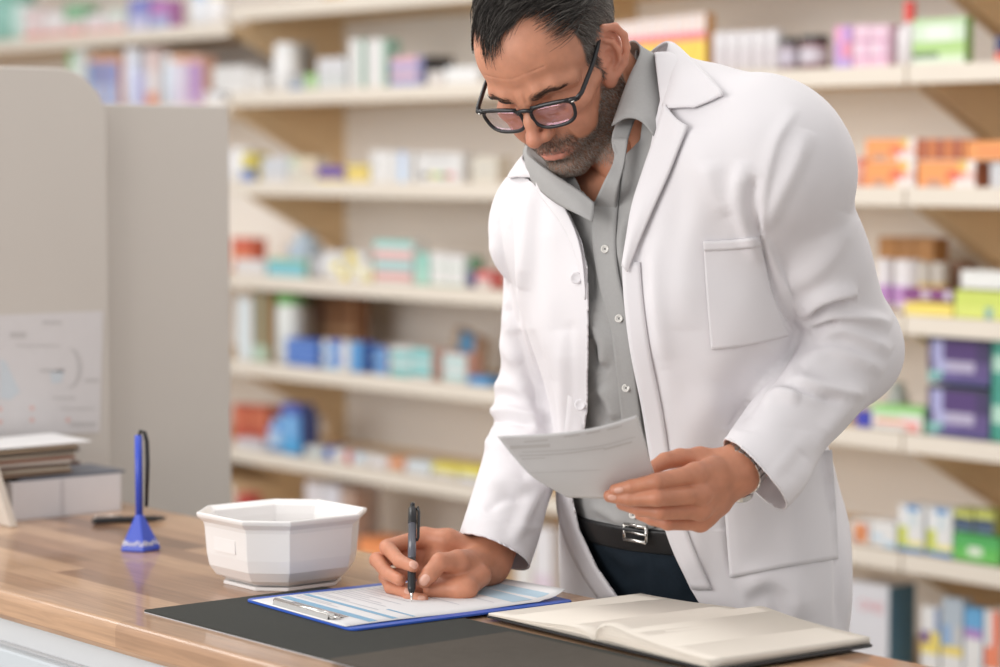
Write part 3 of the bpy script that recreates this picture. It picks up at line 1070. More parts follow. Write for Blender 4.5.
def patch(name, grid, tree, off, mat, parent, thick=.0012, nu=24, nv=12, smoothn=0):
    """cloth piece lying on a garment: rows of picture positions, laid on the surface below"""
    g = np.array([smooth_line(np.array(r, float), nu) for r in grid])
    cols = np.array([smooth_line(g[:, j], nv) for j in range(nu)])
    offs = off if callable(off) else (lambda u, v: off)
    D = np.full((nu, nv), np.nan)
    for j in range(nu):
        for i in range(nv):
            c = cast(tree, cols[j, i, 0], cols[j, i, 1], offs(j / (nu - 1), i / (nv - 1)))
            if c is not None: D[j, i] = c[1]
    D = np.where(np.abs(D - np.nanmedian(D)) > .07, np.nan, D)
    for i in range(nv):
        ok = np.where(~np.isnan(D[:, i]))[0]
        if len(ok): D[:, i] = np.interp(np.arange(nu), ok, D[ok, i])
    D = np.where(np.isnan(D), np.nanmedian(D), D)
    for _ in range(smoothn):
        E_ = np.pad(D, 1, 'edge'); S_ = (E_[:-2, 1:-1] + E_[2:, 1:-1] + E_[1:-1, :-2] + E_[1:-1, 2:]) / 4
        D = np.minimum(S_, D) if False else .5 * D + .5 * S_
    v = np.array([P(cols[j, i, 0], cols[j, i, 1], D[j, i]) for j in range(nu) for i in range(nv)])
    f = [(j * nv + i, (j + 1) * nv + i, (j + 1) * nv + i + 1, j * nv + i + 1) for j in range(nu - 1) for i in range(nv - 1)]
    o = new_mesh_obj(name, v, f, mat, parent, ROOT, coords='view')
    solidify(o, thick, 0)
    return o


# pockets, lapels, plackets
patch('chest_pocket', [[(703, 241), (730, 240), (759, 237)], [(707, 300), (740, 299), (772, 291)], [(711, 350), (750, 345), (789, 336)]], tree_trunk, .0024, M_COAT, coat, .0014, 30, 30, 2)
patch('pocket_hem', [[(703, 241), (730, 240), (759, 237)], [(704, 251), (731, 250), (762, 247)]], tree_trunk, .0036, M_COAT, coat, .0012, 24, 4, 2)
patch('hip_pocket', [[(722, 462), (780, 455), (832, 450)], [(726, 530), (780, 520), (836, 510)], [(730, 578), (785, 567), (838, 559)]], tree_trunk, .0024, M_COAT, coat, .0014, 30, 20, 2)
# front edge band of the left panel
patch('front_facing', [[(622, 262), (624, 300), (630, 350), (642, 410), (651, 465), (663, 522), (675, 556), (692, 590)],
                       [(640, 262), (643, 300), (650, 350), (662, 410), (671, 465), (683, 518), (697, 556), (712, 590)]], tree_coat, .0032, M_COAT, coat, .0012, 40, 5, 2)
patch('front_facing', [[(588, 300), (588, 350), (587, 410), (580, 455), (572, 498), (579, 530), (597, 568), (618, 598)],
                       [(570, 300), (569, 350), (567, 410), (561, 455), (556, 498), (563, 535), (580, 572), (600, 602)]], tree_coat, .0032, M_COAT, coat, .0012, 40, 5, 2)


def button(name, tree, x, y, r, off, mat, parent, holes=True):
    c = cast(tree, x, y, off)
    if c is None: c = P(x, y, 2.98)
    n = np.array([0, 0, CAM_H]) - c; n /= np.linalg.norm(n); n = n + np.array([-.25, 0, 0.1]); n /= np.linalg.norm(n)
    u = np.cross([0, 0, 1.0], n); u /= np.linalg.norm(u); w = np.cross(n, u)
    m = MB(); N_ = 20
    prof = [(0, .0006), (.55, .0006), (.7, .0013), (.9, .0015), (1, .0010), (1.0, -.0004), (0, -.0004)]
    vs = []; fs = []
    for rr, h in prof:
        for k in range(N_):
            t = 2 * math.pi * k / N_
            vs.append(W(c + n * h + r * rr * (math.cos(t) * u + math.sin(t) * w)) - ROOT)
    for i in range(len(prof) - 1):
        for k in range(N_):
            k2 = (k + 1) % N_
            fs.append((i * N_ + k, i * N_ + k2, (i + 1) * N_ + k2, (i + 1) * N_ + k))
    m.add(vs, fs)
    m.cur = 1
    if holes:
        for sx, sy in ((1, 1), (1, -1), (-1, 1), (-1, -1)):
            p0 = c + n * .0007 + r * .24 * (sx * u + sy * w)
            m.tube([W(p0) - ROOT, W(c + n * .0010) - ROOT], r * .07, 5)
    return m.build(name, [mat, M_BTN_D], parent, smooth=True)


button('coat_button', tree_coat, 576, 278, .0072, .0055, M_COAT, coat, False)
button('coat_button', tree_coat, 580, 405, .0070, .0060, M_COAT, coat, False)

# lapels
patch('lapel', [[(664, 104), (655, 135), (643, 170), (632, 205), (626, 240), (622, 266)],
                [(676, 118), (668, 140), (658, 168), (644, 203), (632, 236), (624, 268)],
                [(688, 126), (679, 148), (668, 176), (652, 212), (638, 245), (627, 272)]], tree_coat, lambda u, v: .010 - .004 * u + .005 * math.sin(v * 3.14), M_COAT, coat, .0022, 30, 10, 6)
patch('lapel', [[(536, 172), (552, 190), (566, 210), (577, 235), (583, 262), (586, 298)],
                [(536, 190), (548, 206), (560, 222), (571, 244), (579, 268), (585, 300)]], tree_coat, lambda u, v: .010 - .004 * u, M_COAT, coat, .0022, 30, 8, 6)
# coat collar, near side: from behind the neck over the shoulder
def coat_d(x, y, dflt, off):
    c = cast(tree_coat, x, y, off)
    return (x, y, dflt if c is None or abs(c[1] - dflt) > .09 else c[1])


rows = [[(640, 62, 3.16), (656, 48, 3.12), (668, 43, 3.080), (663, 70, 3.035), (661, 104, 2.985)],
        [(650, 58, 3.15), (667, 43, 3.115), (679, 50, 3.060), (678, 78, 3.005), (666, 108, 2.965)],
        [(664, 58, 3.14), (686, 58, 3.090), (703, 72, 3.035), (702, 90, 2.990), (688, 107, 2.960)],
        [(680, 66, 3.13), (704, 74, 3.075), (722, 92, 3.010), (716, 98, 2.985), (693, 108, 2.958)]]
for i_ in (1, 2, 3):
    for j_ in (2, 3, 4):
        x_, y_, dd = rows[i_][j_]; c_ = cast(tree_coat, x_, y_, .010 if i_ < 3 else .007)
        if c_ is not None: rows[i_][j_] = (x_, y_, min(dd, float(c_[1])))
sheet('collar', rows, M_COAT, coat, .0024, 24, 14, ROOT, off=0)
sheet('collar', [[(538, 146, 3.16), (530, 152, 3.15), (522, 157, 3.12), (528, 166, 3.10), (537, 174, 3.07)],
                 [(532, 150, 3.17), (524, 157, 3.16), (515, 166, 3.13), (522, 172, 3.10), (536, 176, 3.075)],
                 [(526, 155, 3.18), (518, 162, 3.17), (508, 177, 3.14), (517, 177, 3.11), (534, 177, 3.08)]], M_COAT, coat, .0022, 20, 10, ROOT, off=0)

# shirt collar: near leaf, standing band and far leaf
sheet('collar', [[(606, 60, 3.16), (622, 46, 3.12), (634, 41, 3.085), (640, 52, 3.050), (628, 80, 3.010), (612, 126, 2.985)],
                 [(612, 62, 3.17), (630, 50, 3.12), (646, 50, 3.075), (650, 70, 3.030), (641, 95, 2.990), (626, 118, 2.968)],
                 [(622, 70, 3.17), (642, 58, 3.12), (662, 60, 3.070), (661, 85, 3.020), (656, 110, 2.975), (641, 121, 2.955)],
                 [(626, 90, 3.16), (646, 70, 3.12), (664, 68, 3.070), (662, 92, 3.020), (659, 120, 2.968), (655, 137, 2.945)]], M_SHIRT, shirt, .0022, 28, 14, ROOT, off=0)
sheet('collar_band', [[(530, 140, 3.14), (527, 152, 3.112), (534, 160, 3.072), (556, 176, 3.022), (578, 190, 2.987), (594, 203, 2.967)],
                      [(560, 150, 3.17), (552, 160, 3.15), (556, 172, 3.12), (568, 186, 3.07), (582, 198, 3.03), (594, 208, 2.99)]], M_SHIRT, shirt, .0015, 22, 8, ROOT, off=0)
sheet('collar_band', [[(636, 50, 3.10), (632, 75, 3.055), (618, 118, 3.000), (612, 136, 2.985), (613, 150, 2.975), (620, 158, 2.970)],
                      [(650, 70, 3.09), (646, 95, 3.045), (634, 122, 2.995), (628, 140, 2.980), (626, 152, 2.972), (624, 162, 2.968)]], M_SHIRT, shirt, .0018, 24, 8, ROOT, off=0)
sheet('collar', [[(530, 140, 3.14), (527, 152, 3.11), (534, 160, 3.07), (556, 176, 3.02), (578, 190, 2.985), (594, 203, 2.965)],
                 [(524, 150, 3.14), (525, 164, 3.11), (533, 172, 3.07), (554, 187, 3.01), (576, 201, 2.975), (594, 213, 2.960)],
                 [(524, 158, 3.14), (527, 172, 3.11), (538, 188, 3.06), (556, 203, 3.01), (575, 213, 2.972), (592, 222, 2.955)]], M_SHIRT, shirt, .0020, 28, 10, ROOT, off=0)
# placket
patch('placket', [[(594, 203), (592, 232), (596, 268), (603, 300), (611, 330), (614, 352), (618, 385), (621, 415), (626, 460), (631, 490), (636, 528)],
                  [(622, 160), (616, 232), (618, 268), (625, 300), (630, 325), (634, 352), (637, 385), (641, 415), (646, 460), (650, 490), (655, 528)]],
      tree_shirt, .0045, M_SHIRT, shirt, .0016, 60, 8, 6)
pl0 = float(cast(tree_shirt, 596, 212, .0050)[1]); pl1 = float(cast(tree_shirt, 614, 212, .0050)[1])
sheet('open_placket', [[(613, 138, 2.982), (614, 160, 2.972), (604, 182, 2.962), (594, 204, pl0 + .002), (593, 211, pl0 + .004)],
                       [(628, 138, 2.972), (624, 165, 2.962), (618, 188, 2.955), (616, 206, pl1), (616, 213, pl1 + .003)]], M_SHIRT, shirt, .0018, 26, 8, ROOT, off=0)
for bx_, by_ in ((605, 249), (619, 318.5), (626, 388), (641, 449), (633, 515)):
    button('shirt_button', tree_shirt, bx_, by_, .0050, .0075, M_BTN, shirt)
button('shirt_button', tree_shirt, 632.5, 138, .0038, .020, M_BTN, shirt)

# belt and shoes
def ring_strip(c, rx, ry, h0, h1, name, mat, parent, n=64, thick=.003):
    vs = []; fs = []
    for k in range(n):
        t = 2 * math.pi * k / n
        for h in (h0, h1):
            vs.append(np.array([c[0], c[1], h]) + AXL * rx * math.cos(t) + AXF * ry * math.sin(t))
    fs = [(2 * k, 2 * ((k + 1) % n), 2 * ((k + 1) % n) + 1, 2 * k + 1) for k in range(n)]
    o = new_mesh_obj(name, np.array(vs), fs, mat, parent, ROOT, coords='view'); solidify(o, thick, 1); return o


def belt_sdf(p):
    return smax(trunk_sdf(p, .0115), np.abs(p[:, 2] - .968) - .016, .002)


v_, q_ = mesh_sdf(belt_sdf, (-.05, 2.95, .94), (.52, 3.48, 1.0), .003)
belt = part('belt', v_, q_, M_BELT)
tree_belt = BVHTree.FromPolygons([tuple(x) for x in v_], [tuple(int(i) for i in f) for f in q_])
bk = MB()
c_ = cast(tree_belt, 642, 534, .004) + AXL * (-.012)
def bp_(s, z, f=.0): return W(c_ + AXL * s + np.array([0, 0, z]) + AXF * f) - ROOT
for a, b in (((-.020, -.010), (.020, -.010)), ((.020, -.010), (.020, .009)), ((.020, .009), (-.020, .009)), ((-.020, .009), (-.020, -.010))):
    bk.tube([bp_(*a), bp_(*b)], .0026, 8)
bk.tube([bp_(-.020, 0), bp_(.024, 0, .004)], .0016, 6)
bk.build('buckle', M_STEEL, belt, smooth=True)
for s in (1, -1):
    f0 = np.array([.262, 3.215, 0.0]) + AXL * .105 * s
    def shoe_sdf(p, f0=f0):
        d = cone(p, f0 + np.array([0, 0, .045]) - AXF * .04, f0 + AXF * .17 + np.array([0, 0, .030]), .045, .036)
        d = smin(d, cone(p, f0 + np.array([0, 0, .05]) - AXF * .02, f0 + np.array([0, 0, .11]) - AXF * .02, .045, .05), .03)
        return smax(d, -(p[:, 2] - .004), .004)
    v_, q_ = mesh_sdf(shoe_sdf, f0 + np.array([-.25, -.25, -.01]), f0 + np.array([.2, .2, .2]), .006)
    part('shoe', v_, q_, M_SOLE)


# nails, set on the finger ends
tree_body = BVHTree.FromPolygons([tuple(x) for x in bv], [tuple(int(i) for i in f) for f in bq])
M_NAIL = simple('finger_nail', (.66, .36, .27), .28, noise=.02)
for nx_, ny_, ang_, a_, b_ in ((413.6, 564.6, 32, 5.0, 3.8), (401.6, 577.6, 35, 5.0, 3.9), (407.6, 591.0, 15, 3.6, 3.0), (421.6, 598.4, 5, 4.2, 3.0), (424.5, 580.0, 128, 6.2, 4.8),
                              (618.6, 490.2, 172, 4.8, 3.0), (612.0, 497.6, 186, 4.6, 2.9), (624.0, 505.0, 190, 4.2, 2.4)):
    t_ = math.radians(ang_); vs = []; ok = True; K = 14
    for rr in (0, .5, .85, 1.0):
        for k in range(K if rr else 1):
            a = 2 * math.pi * k / K
            ex, ey = rr * a_ * math.copysign(abs(math.cos(a)) ** .8, math.cos(a)), rr * b_ * math.copysign(abs(math.sin(a)) ** .8, math.sin(a))
            c = cast(tree_body, nx_ + ex * math.cos(t_) - ey * math.sin(t_), ny_ + ex * math.sin(t_) + ey * math.cos(t_), .0007 if rr < .9 else .0001)
            if c is None: ok = False; break
            vs.append(c)
        if not ok: break
    if not ok: continue
    if np.ptp(np.array(vs)[:, 1]) > .014: continue
    fs = [(0, 1 + k, 1 + (k + 1) % K) for k in range(K)]
    for i in range(2):
        for k in range(K): fs.append((1 + i * K + k, 1 + (i + 1) * K + k, 1 + (i + 1) * K + (k + 1) % K, 1 + i * K + (k + 1) % K))
    new_mesh_obj('nail', np.array(vs), fs, M_NAIL, body, ROOT, coords='view')
# ------------------------------------------------------------------ the shop: counter, shelving, wall
YF = 3.97                          # front of the shelves
SD = .40                           # depth of the shelves
Y_BACK = float(W(on_h(511, 580, TOP)[None])[0, 1])
Y_FRONT = float(W(on_h(150, 628, TOP)[None])[0, 1]) - .012


def wh(x, y, h=TOP): return W(on_h(x, y, h)[None])[0]
def on_X(x, y, X):
    p = P(x, y, 1.0); p[2] -= CAM_H; w = W(p); s = X / w[0]
    return np.array([X, w[1] * s, CAM_H + w[2] * s])


def wood_top_mat():
    m, nt, b = mat_new('butcher_block_wood'); N = nt.nodes; L = nt.links
    tc = N.new('ShaderNodeTexCoord'); mp = N.new('ShaderNodeMapping')
    L.new(tc.outputs['Object'], mp.inputs['Vector'])
    # swing z into y so that the rounded edge carries staves as well
    sx = N.new('ShaderNodeSeparateXYZ'); L.new(mp.outputs['Vector'], sx.inputs['Vector'])
    ad = N.new('ShaderNodeMath'); ad.operation = 'SUBTRACT'; L.new(sx.outputs['Y'], ad.inputs[0]); L.new(sx.outputs['Z'], ad.inputs[1])
    cx = N.new('ShaderNodeCombineXYZ'); L.new(sx.outputs['X'], cx.inputs['X']); L.new(ad.outputs[0], cx.inputs['Y'])
    br = N.new('ShaderNodeTexBrick'); br.offset = .37; br.offset_frequency = 2; br.squash = 1.25; br.squash_frequency = 3
    br.inputs['Scale'].default_value = 1; br.inputs['Brick Width'].default_value = .46; br.inputs['Row Height'].default_value = .046
    br.inputs['Mortar Size'].default_value = 0.0006; br.inputs['Mortar Smooth'].default_value = .3
    br.inputs['Color1'].default_value = (0, 0, 0, 1); br.inputs['Color2'].default_value = (1, 1, 1, 1); br.inputs['Mortar'].default_value = (.35, .35, .35, 1)
    L.new(cx.outputs['Vector'], br.inputs['Vector'])
    cr = N.new('ShaderNodeValToRGB'); e = cr.color_ramp.elements
    e[0].position = 0; e[0].color = (.19, .100, .056, 1); e[1].position = 1; e[1].color = (.55, .345, .21, 1)
    for p_, c_ in ((.25, (.35, .195, .112, 1)), (.55, (.45, .270, .158, 1)), (.8, (.51, .312, .186, 1))):
        k = e.new(p_); k.color = c_
    L.new(br.outputs['Color'], cr.inputs['Fac'])
    mp2 = N.new('ShaderNodeMapping'); mp2.inputs['Scale'].default_value = (3, 60, 60); L.new(tc.outputs['Object'], mp2.inputs['Vector'])
    ns = N.new('ShaderNodeTexNoise'); ns.inputs['Scale'].default_value = 3.0; ns.inputs['Detail'].default_value = 6; ns.inputs['Distortion'].default_value = .6
    L.new(mp2.outputs['Vector'], ns.inputs['Vector'])
    mr = N.new('ShaderNodeMapRange'); mr.inputs['From Min'].default_value = .3; mr.inputs['From Max'].default_value = .7; mr.inputs['To Min'].default_value = .80; mr.inputs['To Max'].default_value = 1.14
    L.new(ns.outputs['Fac'], mr.inputs['Value'])
    vm = N.new('ShaderNodeVectorMath'); vm.operation = 'SCALE'; L.new(cr.outputs['Color'], vm.inputs[0]); L.new(mr.outputs['Result'], vm.inputs['Scale'])
    L.new(vm.outputs['Vector'], b.inputs['Base Color'])
    b.inputs['Roughness'].default_value = .34; b.inputs['Specular IOR Level'].default_value = .35; b.inputs['Coat Weight'].default_value = .5; b.inputs['Coat Roughness'].default_value = .07
    return m


M_TOP = wood_top_mat()
M_CAB = simple('white_cabinet_paint', (.62, .635, .65), .4, noise=.01)
M_FRAME = simple('pale_blue_grey_moulding', (.52, .56, .59), .35, noise=.02)
M_LIP = simple('cream_shelf_edge', (.72, .65, .56), .5, noise=.03, nscale=8)
M_SHELF = simple('tan_shelf_board', (.76, .57, .35), .6, noise=.06, nscale=12)
M_BACK = simple('pale_back_panel', (.90, .875, .84), .7, noise=.02, nscale=5)
M_WALL = simple('wall_paint', (.66, .64, .61), .7, noise=.02, nscale=4, bump=.05)
M_FLOOR = simple('grey_vinyl_floor', (.46, .44, .42), .4, noise=.05, nscale=9)
M_PART = simple('greige_screen_board', (.535, .495, .455), .6, noise=.02, nscale=6)

X0, X1 = -4.6, -1.15
# worktop with rounded front edge
pts = [(Y_BACK, TOP - .038), (Y_BACK, TOP - .006), (Y_BACK - .003, TOP - .0015), (Y_BACK - .007, TOP)]
for k in range(7):
    a = math.pi / 2 + k * math.pi / 12
    pts.append((Y_FRONT + .010 + .010 * math.cos(a), TOP - .010 + .010 * math.sin(a)))
pts += [(Y_FRONT, TOP - .030), (Y_FRONT + .003, TOP - .036), (Y_FRONT + .008, TOP - .038)]
n = len(pts)
vs = [(X0, y, z) for y, z in pts] + [(X1, y, z) for y, z in pts]
fs = [(i, (i + 1) % n, (i + 1) % n + n, i + n) for i in range(n)] + [tuple(range(n - 1, -1, -1)), tuple(range(n, 2 * n))]
wt = MB().add(vs, fs).build('worktop', M_TOP, smooth=False)
tag(wt, 'wooden butcher-block worktop of the shop counter', 'worktop')

cabinet = empty('counter_cabinet', ((X0 + X1) / 2, (Y_FRONT + Y_BACK) / 2, 0))
tag(cabinet, 'white counter cabinet with framed door panels below the wooden worktop', 'cabinet')
ox, oy = (X0 + X1) / 2, (Y_FRONT + Y_BACK) / 2
hx = (X1 - X0) / 2
yf = Y_FRONT + .030 - oy; yb = Y_BACK - .05 - oy
MB().box(-hx + .01, hx - .01, yf, yb, .0, TOP - .038).build('body', M_CAB, cabinet)
xa = wh(4, 642, TOP - .078)[0] - ox
k = -3
for k in range(-4, 5):
    a = xa + k * .56; b_ = a + .50
    if a < -hx + .03 or b_ > hx - .03: continue
    z1 = TOP - .074; z0 = .12
    d = MB().box(a, b_, yf - .010, yf, z0, z1).build('door', M_CAB, cabinet, bev=.002)
    m = MB()
    for (s0, s1, t) in ((0.0, .028, .016), (.046, .056, .014)):
        for q in ((a + s0, b_ - s0, z1 - s1, z1 - s0), (a + s0, b_ - s0, z0 + s0, z0 + s1), (a + s0, a + s1, z0 + s1, z1 - s1), (b_ - s1, b_ - s0, z0 + s1, z1 - s1)):
            m.box(q[0], q[1], yf - .010 - t, yf - .010, q[2], q[3])
    m.build('moulding', M_FRAME, d, bev=.004)

# setting
tag(MB().box(-14, 4, -5, YF + SD + .10, -.02, 0).build('floor', M_FLOOR), kind='structure')
tag(MB().box(-14, 4, YF + SD + .02, YF + SD + .10, 0, 3.0).build('wall_back', M_WALL), kind='structure')

# ------------------------------------------------------------------ shelving bays
LIPY = [(903, -52), (903, 66), (903, 188), (903, 316), (903, 434), (903, 554), (903, 676)]
LIPZ = [float(on_Y(x, y, YF)[2]) for x, y in LIPY]
JR = Xat(906, YF); JL = Xat(231, YF); JM = (JR + JL) / 2
LH_ = .038
shelf_left_z = [float(on_Y(228, 23, YF)[2]), float(on_Y(215, 104, YF)[2])]


def bay(xa, xb, zs, label, posts=True):
    root = empty('shelving_unit', ((xa + xb) / 2, YF + SD / 2, 0))
    tag(root, label, 'shelves', 'shelving bays along the back wall')
    oxx, oyy = (xa + xb) / 2, YF + SD / 2
    w = (xb - xa) / 2 - .003
    MB().box(-w, w, SD / 2 - .012, SD / 2, .05, 2.3).build('back_panel', M_BACK, root)
    for sx in (-1, 1):
        MB().box(sx * w - (.022 if sx > 0 else 0), sx * w + (.022 if sx < 0 else 0), SD / 2 - .055, SD / 2 - .012, 0, 2.3).build('upright', M_SHELF, root)
    for z in zs:
        s = MB().box(-w, w, -SD / 2 + .006, SD / 2 - .013, z - .030, z - .004).build('shelf', M_SHELF, root)
        MB().box(-w, w, -SD / 2 - .004, -SD / 2 + .006, z - LH_, z + .002).build('price_strip', M_LIP, s, bev=.002)
        for sx in (-1, 1):
            x_ = sx * (w - .012)
            yq = -SD / 2
            pr = [(yq + .05, z - .031), (yq + .05, z - .045), (SD / 2 - .05, z - .200), (SD / 2 - .013, z - .200), (SD / 2 - .013, z - .031)]
            vs = [(x_ - .006, y, zz) for y, zz in pr] + [(x_ + .006, y, zz) for y, zz in pr]
            fs = [tuple(range(5)), tuple(range(9, 4, -1))] + [(i, i + 5, (i + 1) % 5 + 5, (i + 1) % 5) for i in range(5)]
            MB().add(vs, fs).build('bracket', M_SHELF, s)
    return root


zs = LIPZ + [.12]
bay(JL, JM, zs, 'cream shelving bay between the grey screen and the man')
bay(JM, JR, zs, 'cream shelving bay directly behind the man')
bay(JR, JR + (JR - JM), zs, 'cream shelving bay at the right edge of the photo')
bay(JL - 1.9 * (JR - JM), JL, [2.16, shelf_left_z[0], shelf_left_z[1], LIPZ[3], LIPZ[4], LIPZ[5], .5, .12], 'cream shelving bay half hidden behind the grey screen')

# ------------------------------------------------------------------ screens at the end of the counter
Xs = float(wh(110, 498)[0])
pA = on_X(0, 66, Xs); pB = on_X(56, 69, Xs); pC = on_X(103, 104, Xs)
ytop = float(pA[2])
y_nearA = Y_BACK - .56
yy1 = float(on_X(108, 200, Xs)[1])
rr = yy1 - float(pB[1])
out = [(y_nearA, TOP + .001), (yy1, TOP + .001)]
zt = ytop
for k in range(13):
    a = k * math.pi / 24
    out.append((yy1 - rr + rr * math.cos(a), zt - rr * .95 + rr * .95 * math.sin(a)))
out.append((y_nearA, zt))
n = len(out)
vs = [(Xs, y, z) for y, z in out] + [(Xs - .022, y, z) for y, z in out]
fs = [tuple(range(n)), tuple(range(2 * n - 1, n - 1, -1))] + [(i, i + n, (i + 1) % n + n, (i + 1) % n) for i in range(n)]
scr = MB().add(vs, fs).build('divider_screen', M_PART, bev=.003)
tag(scr, 'greige counter screen with one rounded top corner and a pinned sheet', 'screen')
q0 = on_X(112, 101, Xs - .03); q1 = on_X(228, 106, Xs - .03)
m = MB().box(Xs - .055, Xs - .026, Y_BACK + .006, float(q1[1]), 0.0, float(q1[2]))
scr2 = m.build('partition_panel', M_PART, bev=.003)
tag(scr2, 'tall greige partition board standing behind the counter end', 'partition')
# pinned sheet on the screen
M_PAPER = simple('white_paper', (.74, .73, .735), .8, noise=.02, nscale=40)
M_INK = simple('grey_ink', (.48, .46, .46), .8)
M_SHEETP = simple('pinned_grey_paper', (.60, .575, .58), .8)
M_INKB = simple('pale_blue_ink', (.53, .57, .61), .8)
M_INKR = simple('red_ink', (.66, .42, .39), .8)
a0 = on_X(-20, 316, Xs); a1 = on_X(103, 311, Xs); b0 = on_X(-20, 437, Xs); b1 = on_X(97, 432, Xs)
nx = Xs + .0012
pin = empty('pinned_sheet', (nx, float(a1[1]), float(b1[2])))
tag(pin, 'large white sheet with a pale drawing pinned on the screen', 'paper')
def XP(x, y, o=.0012): p = on_X(x, y, Xs + o); return (p[0] - nx, p[1] - float(a1[1]), p[2] - float(b1[2]))
def quadX(m, pts, o):
    m.add([XP(x, y, o) for x, y in pts], [tuple(range(len(pts)))]); return m
m = MB(); pf = [XP(-20, 316, .0012), XP(103, 311, .0012), XP(100, 432, .0012), XP(-20, 437, .0012)]; pb = [(x - .0009, y, z) for x, y, z in pf]
m.add(pf + pb, [(0, 3, 2, 1), (4, 5, 6, 7), (0, 1, 5, 4), (1, 2, 6, 5), (2, 3, 7, 6), (3, 0, 4, 7)])
m.build('sheet', M_SHEETP, pin)
m = MB()
for (x0_, y0_, x1_, y1_) in ((42, 321, 62, 324), (16, 345, 60, 346.5), (40, 369, 64, 372), (52, 397, 75, 399), (60, 408, 95, 409.5), (70, 422, 96, 427), (85, 379, 99, 382), (10, 332, 26, 338)):
    quadX(m, [(x0_, y0_), (x1_, y0_), (x1_, y1_), (x0_, y1_)], .0016)
arc = [(70 + 12 * math.sin(t), 368 - 20 * math.cos(t)) for t in np.linspace(.2, 3.3, 14)]
for i in range(13):
    (xa_, ya_), (xb_, yb_) = arc[i], arc[i + 1]
    quadX(m, [(xa_, ya_), (xb_, yb_), (xb_ - 4, yb_), (xa_ - 4, ya_)], .0016)
m.build('drawing_lines', M_INK, pin)
m = MB()
quadX(m, [(0, 358), (6, 362), (20, 392), (10, 400), (0, 398)], .0016); m.build("drawing_tint", M_INKB, pin); m = MB(); quadX(m, [(50, 372), (64, 370), (62, 382), (52, 384)], .0016)
m.build('drawing_tint', M_INKB, pin)
m = MB()
for cx_, cy_ in ((32, 408), (32, 420), (0, 409), (0, 422), (68, 420)):
    quadX(m, [(cx_ - 3, cy_), (cx_, cy_ - 3), (cx_ + 3, cy_), (cx_, cy_ + 3)], .0016)
m.build('red_marks', M_INKR, pin)
# ------------------------------------------------------------------ things on the counter
M_WHITEP = simple('glossy_white_plastic', (.80, .78, .77), .28, noise=.005, coat=.2)
M_BLUEP = simple('blue_plastic', (.035, .075, .50), .35, noise=.03)
M_BLACKP = simple('black_plastic', (.012, .012, .014), .3)
M_CLEARD = simple('smoke_plastic', (.10, .10, .12), .15)
M_CLIP = simple('chromed_steel', (.75, .73, .70), .16, metal=1)
M_MAT = simple('dark_grey_desk_mat', (.050, .051, .046), .8, spec=.15, noise=.10, nscale=80, bump=.35, bscale=900)
M_MAT2 = simple('dark_brown_leather_mat', (.082, .070, .057), .75, spec=.2, noise=.14, nscale=60, bump=.5, bscale=300)
M_MATE = simple('mat_edge', (.50, .50, .52), .5)
M_CREAM = simple('cream_notebook_paper', (.74, .68, .60), .8, noise=.015, nscale=30)
M_COVER = simple('black_notebook_cover', (.014, .014, .016), .5, bump=.2)
M_BLUEBOARD = simple('blue_clipboard', (.030, .105, .50), .38, noise=.03)
M_PRINTB = simple('blue_form_print', (.24, .42, .58), .8)
M_PRINTL = simple('pale_form_print', (.44, .58, .68), .8)
M_PRINTG = simple('grey_form_print', (.52, .52, .56), .8)


def rounded_rect(x0, x1, y0, y1, r, n=5):
    o = []
    for cx, cy, a0 in ((x1 - r, y1 - r, 0), (x0 + r, y1 - r, 90), (x0 + r, y0 + r, 180), (x1 - r, y0 + r, 270)):
        for k in range(n + 1):
            a = math.radians(a0 + 90 * k / n); o.append((cx + r * math.cos(a), cy + r * math.sin(a)))
    return o


def slab(m, outline, z0, z1):
    n = len(outline)
    vs = [(x, y, z0) for x, y in outline] + [(x, y, z1) for x, y in outline]
    fs = [tuple(range(n - 1, -1, -1)), tuple(range(n, 2 * n))] + [(i, (i + 1) % n, (i + 1) % n + n, i + n) for i in range(n)]
    m.add(vs, fs); return m


# desk mats (aligned with the counter)
c1 = wh(143, 610, TOP + .003); c2 = wh(468, 619, TOP + .003); c3 = wh(336, 658, TOP + .005); c4 = wh(512, 632, TOP + .005)
mx0, my0, my1 = float(c1[0]), float(c1[1]), float(c2[1])
root = empty('desk_mat', (mx0 + .4, (my0 + my1) / 2, TOP)); tag(root, 'thin dark grey desk mat under the blue clipboard', 'mat')
m = slab(MB(), rounded_rect(-.4, .42, my0 - (my0 + my1) / 2, my1 - (my0 + my1) / 2, .004), .0014, .0032); m.build('top', M_MAT, root)
m = slab(MB(), rounded_rect(-.4, .42, my0 - (my0 + my1) / 2, my1 - (my0 + my1) / 2, .004), .0002, .0014); m.build('backing', M_MATE, root)
x3 = float(c3[0]); y4 = float(c4[1])
cx_ = x3 + .27; cy_ = (my0 - .006 + y4) / 2
m = slab(MB(), rounded_rect(-.27, .45, my0 - .006 - cy_, y4 - cy_, .006), .0, .0022)
o = m.build('leather_mat', M_MAT2, bev=.0008); o.location = (cx_, cy_, TOP + .0034)
tag(o, 'dark brown leather mat in front of the open notebook', 'mat')

